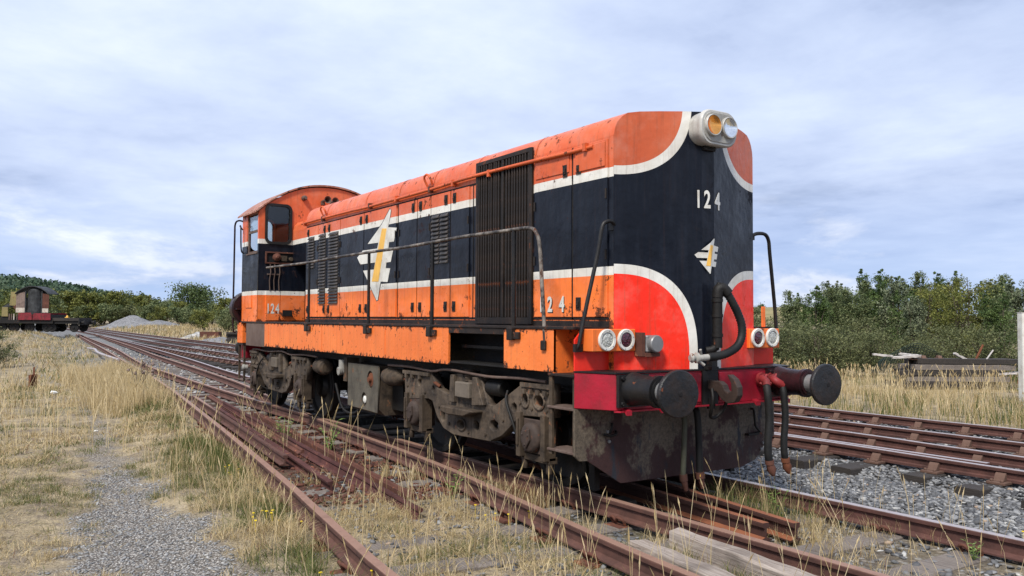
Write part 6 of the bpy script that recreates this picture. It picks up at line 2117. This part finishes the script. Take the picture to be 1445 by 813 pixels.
cpart(MB().lathe((-.52, -.55, 1.5), (0, 0, 1), [(0, .74), (2.1, .74), (2.25, .6), (2.35, .25)], 22), 'boiler', M_SOOT)
cpart(MB().bx(-1.26, -1.16, -1.2, -1.1, 1.6, 3.5), 'cab_post', M_SOOT)
cpart(MB().bx(.16, .26, -1.2, -1.1, 1.6, 3.5), 'cab_post', M_SOOT)
arc_ = [(-2.05 + 2.9 * k / 14, 3.30 + .66 * math.sin(math.pi * k / 14) ** .8) for k in range(15)]
rp = arc_ + [(a, b - .07) for a, b in arc_[::-1]]
n_ = len(rp)
rm = MB()
rm.add([(a, -1.35, b) for a, b in rp] + [(a, .25, b) for a, b in rp], [(i, (i + 1) % n_, n_ + (i + 1) % n_, n_ + i) for i in range(n_)])
for k in range(14):
    for yy, fl in ((-1.35, 0), (.25, 1)):
        q = [(arc_[k][0], yy, arc_[k][1]), (arc_[k + 1][0], yy, arc_[k + 1][1]), (arc_[k + 1][0], yy, arc_[k + 1][1] - .07), (arc_[k][0], yy, arc_[k][1] - .07)]
        rm.add(q, [(0, 3, 2, 1) if not fl else (0, 1, 2, 3)])
cpart(rm, 'cab_roof', M_SOOT)
cpart(MB().bx(-3.35, -2.80, -1.0, -.92, 1.30, 2.12), 'tank_plate', M_CRANEYEL, None, .02)
cpart(MB().bx(-3.5, -2.1, -.9, .9, 1.0, 1.30), 'winch_bed', M_DARKIRON)
cpart(MB().obox((-2.48, -.7, 2.85), .62, .08, 1.2, Matrix.Rotation(.09, 3, 'Y')), 'gear_guard', M_CRANEYEL)
cpart(MB().prism([(-3.6, 2.12), (-2.5, 2.2), (-2.5, 2.75)], 'y', -.6, .6), 'coal_bunker', M_SOOT)
for xx in (-2.62, -2.42, -2.22, -1.95):
    cpart(MB().bx(xx - .04, xx + .04, -1.1, -1.04, 1.02, 1.55), 'stanchion', M_CREAM if xx == -2.22 else M_RUSTPANEL)
cpart(MB().lathe((-2.2, -.6, 2.2), (0, -1, 0), [(0, .3), (.1, .32), (.12, .2), (.2, .1)], 16), 'winch_drum', M_RUST)
wag = thing('match_wagon', 'low black flat wagon coupled to the derelict rail crane', 'wagon', (-77.3 + RGT.x * 1.75, .3 + RGT.y * 1.75, CG), None, False, ang)
MB().bx(-1.6, 1.65, -1.1, 1.1, .95, 1.22).build('deck', M_TARSLEEPER, wag)
MB().bx(-1.5, 1.6, -1.0, -.9, .70, .95).build('solebar', M_DARKIRON, wag)
MB().bx(-1.5, 1.6, .9, 1.0, .70, .95).build('solebar', M_DARKIRON, wag)
MB().bx(1.62, 1.74, -1.15, 1.15, .62, 1.0).build('headstock', M_DARKIRON, wag)
for s in (-1, 1):
    MB().lathe((1.74, s * .85, .82), (1, 0, 0), [(0, .10), (.28, .09), (.28, .2), (.33, .2)], 14).build('buffer', M_DARKIRON, wag)
wheels(wag, (-.8, 1.1), .8, .38)
MB().bx(0, .26, -.3, 0, 1.225, 1.29).lathe((.13, -.15, 1.29), (0, 0, 1), [(0, .09), (.1, .07), (.14, .03)], 10).build('yellow_fitting', M_YELLOW, wag)

# ---------------------------------------------------------------- heaps and stacks
def heap(name, cx, cy, L, W, H, seed, label, mat, dirv):
    rnd = np.random.default_rng(seed)
    d = Vector(dirv).normalized()
    nrm = Vector((-d.y, d.x))
    N, Mr = 40, 14
    V = []
    for i in range(N + 1):
        u = -1 + 2 * i / N
        for j in range(Mr + 1):
            v = -1 + 2 * j / Mr
            r = math.sqrt(u * u + v * v)
            h = H * max(0, 1 - r) ** .85 * (1 + .28 * mnoise.noise(Vector((u * 2.4 + seed, v * 2, 0)))) + .05 * mnoise.noise(Vector((u * 14, v * 9, seed)))
            x_, y_ = cx + d.x * u * L + nrm.x * v * W, cy + d.y * u * L + nrm.y * v * W
            V.append((x_, y_, gz1(x_, y_) - .06 + max(h, 0)))
    F = [(i * (Mr + 1) + j, (i + 1) * (Mr + 1) + j, (i + 1) * (Mr + 1) + j + 1, i * (Mr + 1) + j + 1) for i in range(N) for j in range(Mr)]
    return tag(MB().add(V, F, False).build(name, mat), label, 'heap')


def heap_mat(name, a, b, sc):
    m, g, bs, out = base_mat(name)
    P = g.node('ShaderNodeTexCoord').outputs['Object']
    v = g.sep(g.voronoi(P, sc, out='Color'))[0]
    n = g.noise(P, 1.2, 5)
    c = g.mix(g.math('ADD', g.math('MULTIPLY', v, .6), g.math('MULTIPLY', n, .4)), a, b)
    g.l.new(c, bs.inputs['Base Color'])
    bs.inputs['Roughness'].default_value = .9
    g.l.new(g.bump(v, .8, .08), bs.inputs['Normal'])
    return m


M_HEAP = heap_mat('grey_gravel', (0.10, 0.10, 0.105, 1), (0.24, 0.24, 0.25, 1), 5)
heap('gravel_heap', -131, 15.2, 5.6, 3.0, 1.75, 3, 'grey gravel heap beside the far tracks', M_HEAP, (.55, .83, 0))
heap('gravel_heap', -123, 17.6, 4.5, 2.4, 1.0, 5, 'lower grey gravel heap nearest the junction rails', M_HEAP, (.55, .83, 0))
heap('rubble_heap', -70.3, 11.6, 1.9, .9, .62, 9, 'pale rubble heap beside the rusty bin near the far rails', heap_mat('pale_rubble', (0.10, .10, .10, 1), (0.5, .49, .47, 1), 4), (.55, .83, 0))
heap('gravel_heap', -56.8, 9.9, 2.0, .8, .50, 11, 'small spill of grey stones beside the black sleeper stack', M_HEAP, (.55, .83, 0))
rb_ = thing('rusty_bin', 'low rusty steel bin beside the rubble heap', 'bin', (-67.3, 11.8, gz1(-67.3, 11.8)), None, False, ang)
MB().bx(-.8, .8, -.4, -.36, 0, .62).build('side', M_RUST, rb_)
MB().bx(-.8, .8, .36, .4, 0, .62).build('side', M_RUST, rb_)
MB().bx(-.8, -.76, -.36, .36, 0, .62).build('end', M_RUST, rb_)
MB().bx(.76, .8, -.36, .36, 0, .62).build('end', M_RUST, rb_)
MB().bx(-.76, .76, -.36, .36, .02, .30).build('contents', M_RUST2, rb_)

SL_OLD = [sleeper_mesh(2.6, .26, .15, 20 + s, M_TARSLEEPER, 'old_sleeper') for s in range(3)]


SL_GREY = [sleeper_mesh(2.6, .26, .15, 30 + s, M_SLEEPER, 'old_sleeper') for s in range(3)]


def sleeper_thing(x, y, z, rz, k, label, group, sc=(1, 1, 1), grey=False):
    o_ = place('old_sleeper', (SL_GREY if grey else SL_OLD)[k % 3], (x, y, z), None, (0, random.uniform(-.02, .02), rz), sc)
    return tag(o_, label, 'sleeper', group)


bx0, by0 = -53.6, 10.9
g0 = gz1(bx0, by0)
for lay in range(5):
    for k in range(3):
        off = (k - 1) * .30
        sleeper_thing(bx0 - RGT.y * off + random.uniform(-.1, .1), by0 + RGT.x * off + random.uniform(-.06, .06), g0 + .15 + lay * .16, ang - math.pi / 2 + random.uniform(-.03, .03), k,
                      'black old sleeper in the stack beyond the junction, behind the locomotive', 'sleepers of the stack behind the locomotive', (1, .95, 1))


def at_pile(px, dist):
    """world point on the far side of the meadow: px metres along the pile, dist metres deeper"""
    return -6.4 + RGT.x * px + FWD.x * dist, 14.6 + RGT.y * px + FWD.y * dist


for lay in range(5):
    for k in range(2):
        px, py = at_pile(.65 + random.uniform(-.15, .15) + .1 * lay, .35 * k)
        sleeper_thing(px, py, gz1(px, py) + .20 + lay * .145, ang - math.pi / 2 + random.uniform(-.05, .05), k + lay,
                      'weathered grey sleeper in the low pile beyond the meadow grass' if lay % 2 else 'tarred black sleeper in the low pile beyond the meadow grass', ('grey' if lay % 2 else 'black') + ' sleepers of the pile in the meadow', (1, .98, .88), bool(lay % 2))
pz = gz1(*at_pile(.6, 0)) + .06
for k, dx in enumerate((-.12, .14, .55)):
    px, py = at_pile(dx, .15)
    tag(place('loose_chair', CHAIR, (px, py, pz + .84), None, (0, 0, ang + random.uniform(-.3, .3)), (.9, .9, .9)), 'rusty rail chair resting on top of the sleeper pile in the meadow', 'rail chair', 'rail chairs on the sleeper pile')


def plank(a, b, za, zb, w, h, label, mat, dist=0.0):
    p, q = at_pile(a, dist), at_pile(b, dist)
    return timber((p[0], p[1], pz + za), (q[0], q[1], pz + zb), w, h, label, mat, seed=int(a * 100) % 97, name='plank')


M_PALEWOOD = make_wood('bleached_plank', (0.34, 0.31, 0.29, 1), (0.55, 0.52, 0.49, 1), (0.14, .11, .10, 1))
plank(-1.2, -.75, .80, .76, .10, .05, 'short bleached plank end left of the sleeper pile', M_PALEWOOD)
plank(-.72, .0, .72, .76, .13, .06, 'bleached plank lying across the end of the sleeper pile', M_PALEWOOD)
plank(-.42, .05, .81, .77, .10, .05, 'upper bleached plank lying over another plank on the sleeper pile', M_PALEWOOD, .25)
plank(.85, 1.25, .84, .62, .14, .05, 'bleached plank leaning down from the sleeper pile', M_PALEWOOD)
plank(1.6, 2.7, .60, .62, .10, .04, 'long white plank stretching from the sleeper pile towards the white post', M_PALEWOOD)
plank(1.9, 2.6, .32, .36, .34, .05, 'broad pale board lying flat beside the white post', M_PALEWOOD)
p, q = at_pile(1.42, .1), at_pile(1.66, .1)
tag(MB().tube([(p[0], p[1], pz + .60), (q[0], q[1], pz + 1.08)], .03, 6).build('rusty_bar', M_RUST2), 'rusty red bar sticking up from the timber pile', 'bar')
p, q = at_pile(1.62, .0), at_pile(1.86, .0)
tag(MB().tube([(p[0], p[1], pz + .62), (q[0], q[1], pz + .95)], .02, 6).build('pale_pole', M_PALEWOOD), 'thin pale pole leaning beside the rusty red bar', 'pole')
p = at_pile(1.15, -2.6)
tag(MB().obox((p[0], p[1], pz + .10), .42, .30, .03, Matrix.Rotation(ang, 3, 'Z') @ Matrix.Rotation(.35, 3, 'Y')).build('painted_sheet', M_CREAM), 'white and orange scrap sheet lying in the meadow grass', 'sheet')
for dx in (1.75, 1.86):
    p = at_pile(dx, -2.2)
    tag(MB().bx(p[0] - .025, p[0] + .025, p[1] - .02, p[1] + .02, pz - .1, pz + .42 + (dx - 1.75)).build('stake', M_PALEWOOD), 'thin white stake standing in the meadow before the timber pile', 'stake', 'white stakes in the meadow')
# netting draped behind the pile: net of crossing cords
net = MB()
def net_pt(u, v):
    px, py = at_pile(-.85 + 2.0 * u, .5 + .6 * v)
    h = .40 + .44 * math.sin(math.pi * min(1, u * 1.05)) ** .7 * (1 - .25 * v) - .06 * math.sin(u * 9)
    return Vector((px, py, pz + .30 + (h - .1) * (1 - v) + .0))
for k in range(27):
    net.tube([net_pt(k / 26, j / 10) for j in range(11)], .0065, 4)
for k in range(17):
    net.tube([net_pt(j / 26, k / 16) for j in range(27)], .0065, 4)
tag(net.build('netting', weathered('green_netting', (0.022, 0.045, 0.042, 1), var=.3, dirt_amt=.2, streak=0, rough=.8)), 'dark green netting heaped behind the timber pile', 'netting')

# white post with black bolt holes
wp = thing('white_post', 'tall white painted post with rows of dark holes at the edge of the meadow', 'post', (-3.16, 13.05, gz1(-3.2, 13.0)), None, False, ang)
MB().prism(rrect(-.155, .155, -.10, .10, .03), 'z', -.1, 1.96).build('post_body', M_WHITE, wp)
for k in range(11):
    for dx in (-.03, .05):
        if (k + (dx > 0)) % 3:
            MB().lathe((dx + random.uniform(-.012, .012), -.10, 1.80 - .075 * k), (0, -1, 0), [(0, .016), (.003, .014)], 8).build('bolt_hole', M_VOID, wp)
MB().prism(rrect(-.16, .16, -.105, .105, .03), 'z', 1.96, 1.975).build('post_cap', M_PALEWOOD, wp)

# ---------------------------------------------------------------- small things on the ground
sm = MB()
for k in range(9):
    a = random.uniform(0, 6.28)
    r = random.uniform(0, .10)
    sm.prism([(-.05, 0), (.05, 0), (.03, .25 + .3 * random.random()), (-.01, .5 * random.random() + .2)], 'y', -.02, .02) if k == 0 else sm.obox((math.cos(a) * r, math.sin(a) * r, .16), .07, .05, .34 + .15 * random.random(), Matrix.Rotation(random.uniform(-.2, .2), 3, 'X') @ Matrix.Rotation(a, 3, 'Z'))
o_ = sm.build('rotten_stump', M_RUST2)
o_.location = (-19.9, -4.15, gz1(-19.9, -4.15) - .02)
tag(o_, 'splintered red-brown stump standing in the dry grass of the verge', 'stump')
for k, (x, y, s, lab) in enumerate(((-16.0, -4.0, .09, 'crumpled white litter lying in the dry grass near the stump'), (-9.6, -3.9, .035, 'small white stone on the path beyond the gravel'))):
    v, f = ico()
    mb = MB()
    mb.add([(s * p[0] * random.uniform(.7, 1.2), s * p[1] * random.uniform(.7, 1.2), s * .6 * p[2] * random.uniform(.6, 1.2)) for p in v], [tuple(t_) for t_ in f])
    o_ = mb.build('litter' if k == 0 else 'white_stone', M_WHITE)
    o_.location = (x, y, gz1(x, y) + s * .5 + (.08 if k == 0 else 0))
    tag(o_, lab, 'litter' if k == 0 else 'stone')


def weed_mesh(seed, h, n, leaf):
    rnd = random.Random(seed)
    mb = MB()
    for s in range(n):
        a = rnd.uniform(0, 6.28)
        L = h * rnd.uniform(.6, 1.1)
        top = Vector((math.cos(a) * L * .45, math.sin(a) * L * .45, L))
        mb.tube([(0, 0, -.02), top * .5 + Vector((0, 0, .04 * h)), top], .004, 5, True, [.005, .004, .002])
        for q in range(7):
            t = .2 + .8 * q / 6
            b = rnd.uniform(0, 6.28)
            p = top * t
            d = Vector((math.cos(b), math.sin(b), rnd.uniform(.1, .6))).normalized()
            w = d.cross(Vector((0, 0, 1))).normalized()
            l = leaf * rnd.uniform(.7, 1.2)
            mb.add([p, p + d * l * .5 + w * l * .2, p + d * l - Vector((0, 0, l * .15)), p + d * l * .5 - w * l * .2], [(0, 1, 2, 3)], False)
    me = mesh_of(mb, 'weed', M_WEED)
    return me


M_WEED, g_, bs_, _ = base_mat('weed_leaf')
n1_ = g_.noise(g_.node('ShaderNodeTexCoord').outputs['Object'], 12, 3)
g_.l.new(g_.mix(n1_, (0.07, 0.13, 0.025, 1), (0.22, 0.30, 0.07, 1)), bs_.inputs['Base Color'])
bs_.inputs['Roughness'].default_value = .6
WEEDS = [weed_mesh(i, .30, 5, .075) for i in range(3)]
for i, (x, y, s, lab) in enumerate(((-6.7, -1.75, 1.15, 'leafy green weed among the dumped rails, behind another of its kind'), (-5.4, -1.55, 1.3, 'taller leafy green weed among the dumped rails near the bogie'), (.25, .62, .8, 'leafy green weed against the far rail under the locomotive nose'),
                                    (2.05, .62, .55, 'bright green weed by the far rail in front of the locomotive'), (2.6, 2.0, .4, 'tiny green weed alone in the grey ballast'), (-1.9, -1.62, .8, 'green weed beside the siding rail below the bogie frame'))):
    tag(place('weed_plant', WEEDS[i % 3], (x, y, gz1(x, y)), None, (0, 0, i * 1.3), (s, s, s)), lab, 'weed')
# dry thistle at the end of the verge
th = thing('dry_thistle', 'dried brown thistle with drooping heads beside the siding rail', 'thistle', (-15.3, -2.35, gz1(-15.3, -2.35)), None, False)
rnd = random.Random(4)
for k in range(7):
    a = rnd.uniform(0, 6.28)
    top = Vector((math.cos(a) * .22, math.sin(a) * .22, rnd.uniform(.45, .75)))
    st_ = MB().tube([(0, 0, 0), top * .6, top, top + Vector((math.cos(a) * .07, math.sin(a) * .07, -.05))], .008, 5).build('stem', M_BARK, th)
    v, f = ico()
    MB().add([tuple(top + Vector((math.cos(a) * .08, math.sin(a) * .08, -.06)) + Vector(p) * .045 * rnd.uniform(.7, 1.2)) for p in v], [tuple(t_) for t_ in f]).build('seed_head', M_CRANEWOOD, st_)
# yellow ragwort flowers: specks too small to count
fx, fy = [], []
for (cx, cy, n) in ((-1.55, -3.55, 9), (-3.9, -3.25, 5), (.1, -3.55, 4), (-.9, -1.75, 5), (1.9, 1.95, 6)):
    for k in range(n):
        fx.append(cx + random.gauss(0, .12))
        fy.append(cy + random.gauss(0, .08))
mb = MB()
for x, y in zip(fx, fy):
    z = gz1(x, y) + random.uniform(.06, .16)
    mb.obox((x, y, z), .018, .018, .007, random.uniform(0, 3))
    mb.tube([(x, y, z - .16), (x, y, z)], .0015, 4)
tag(mb.build('yellow_flowers', weathered('flower_yellow', (0.85, 0.62, 0.03, 1), var=.1, dirt_amt=0, streak=0, bump=0)), 'small yellow wild flowers scattered in the grass', kind='stuff')
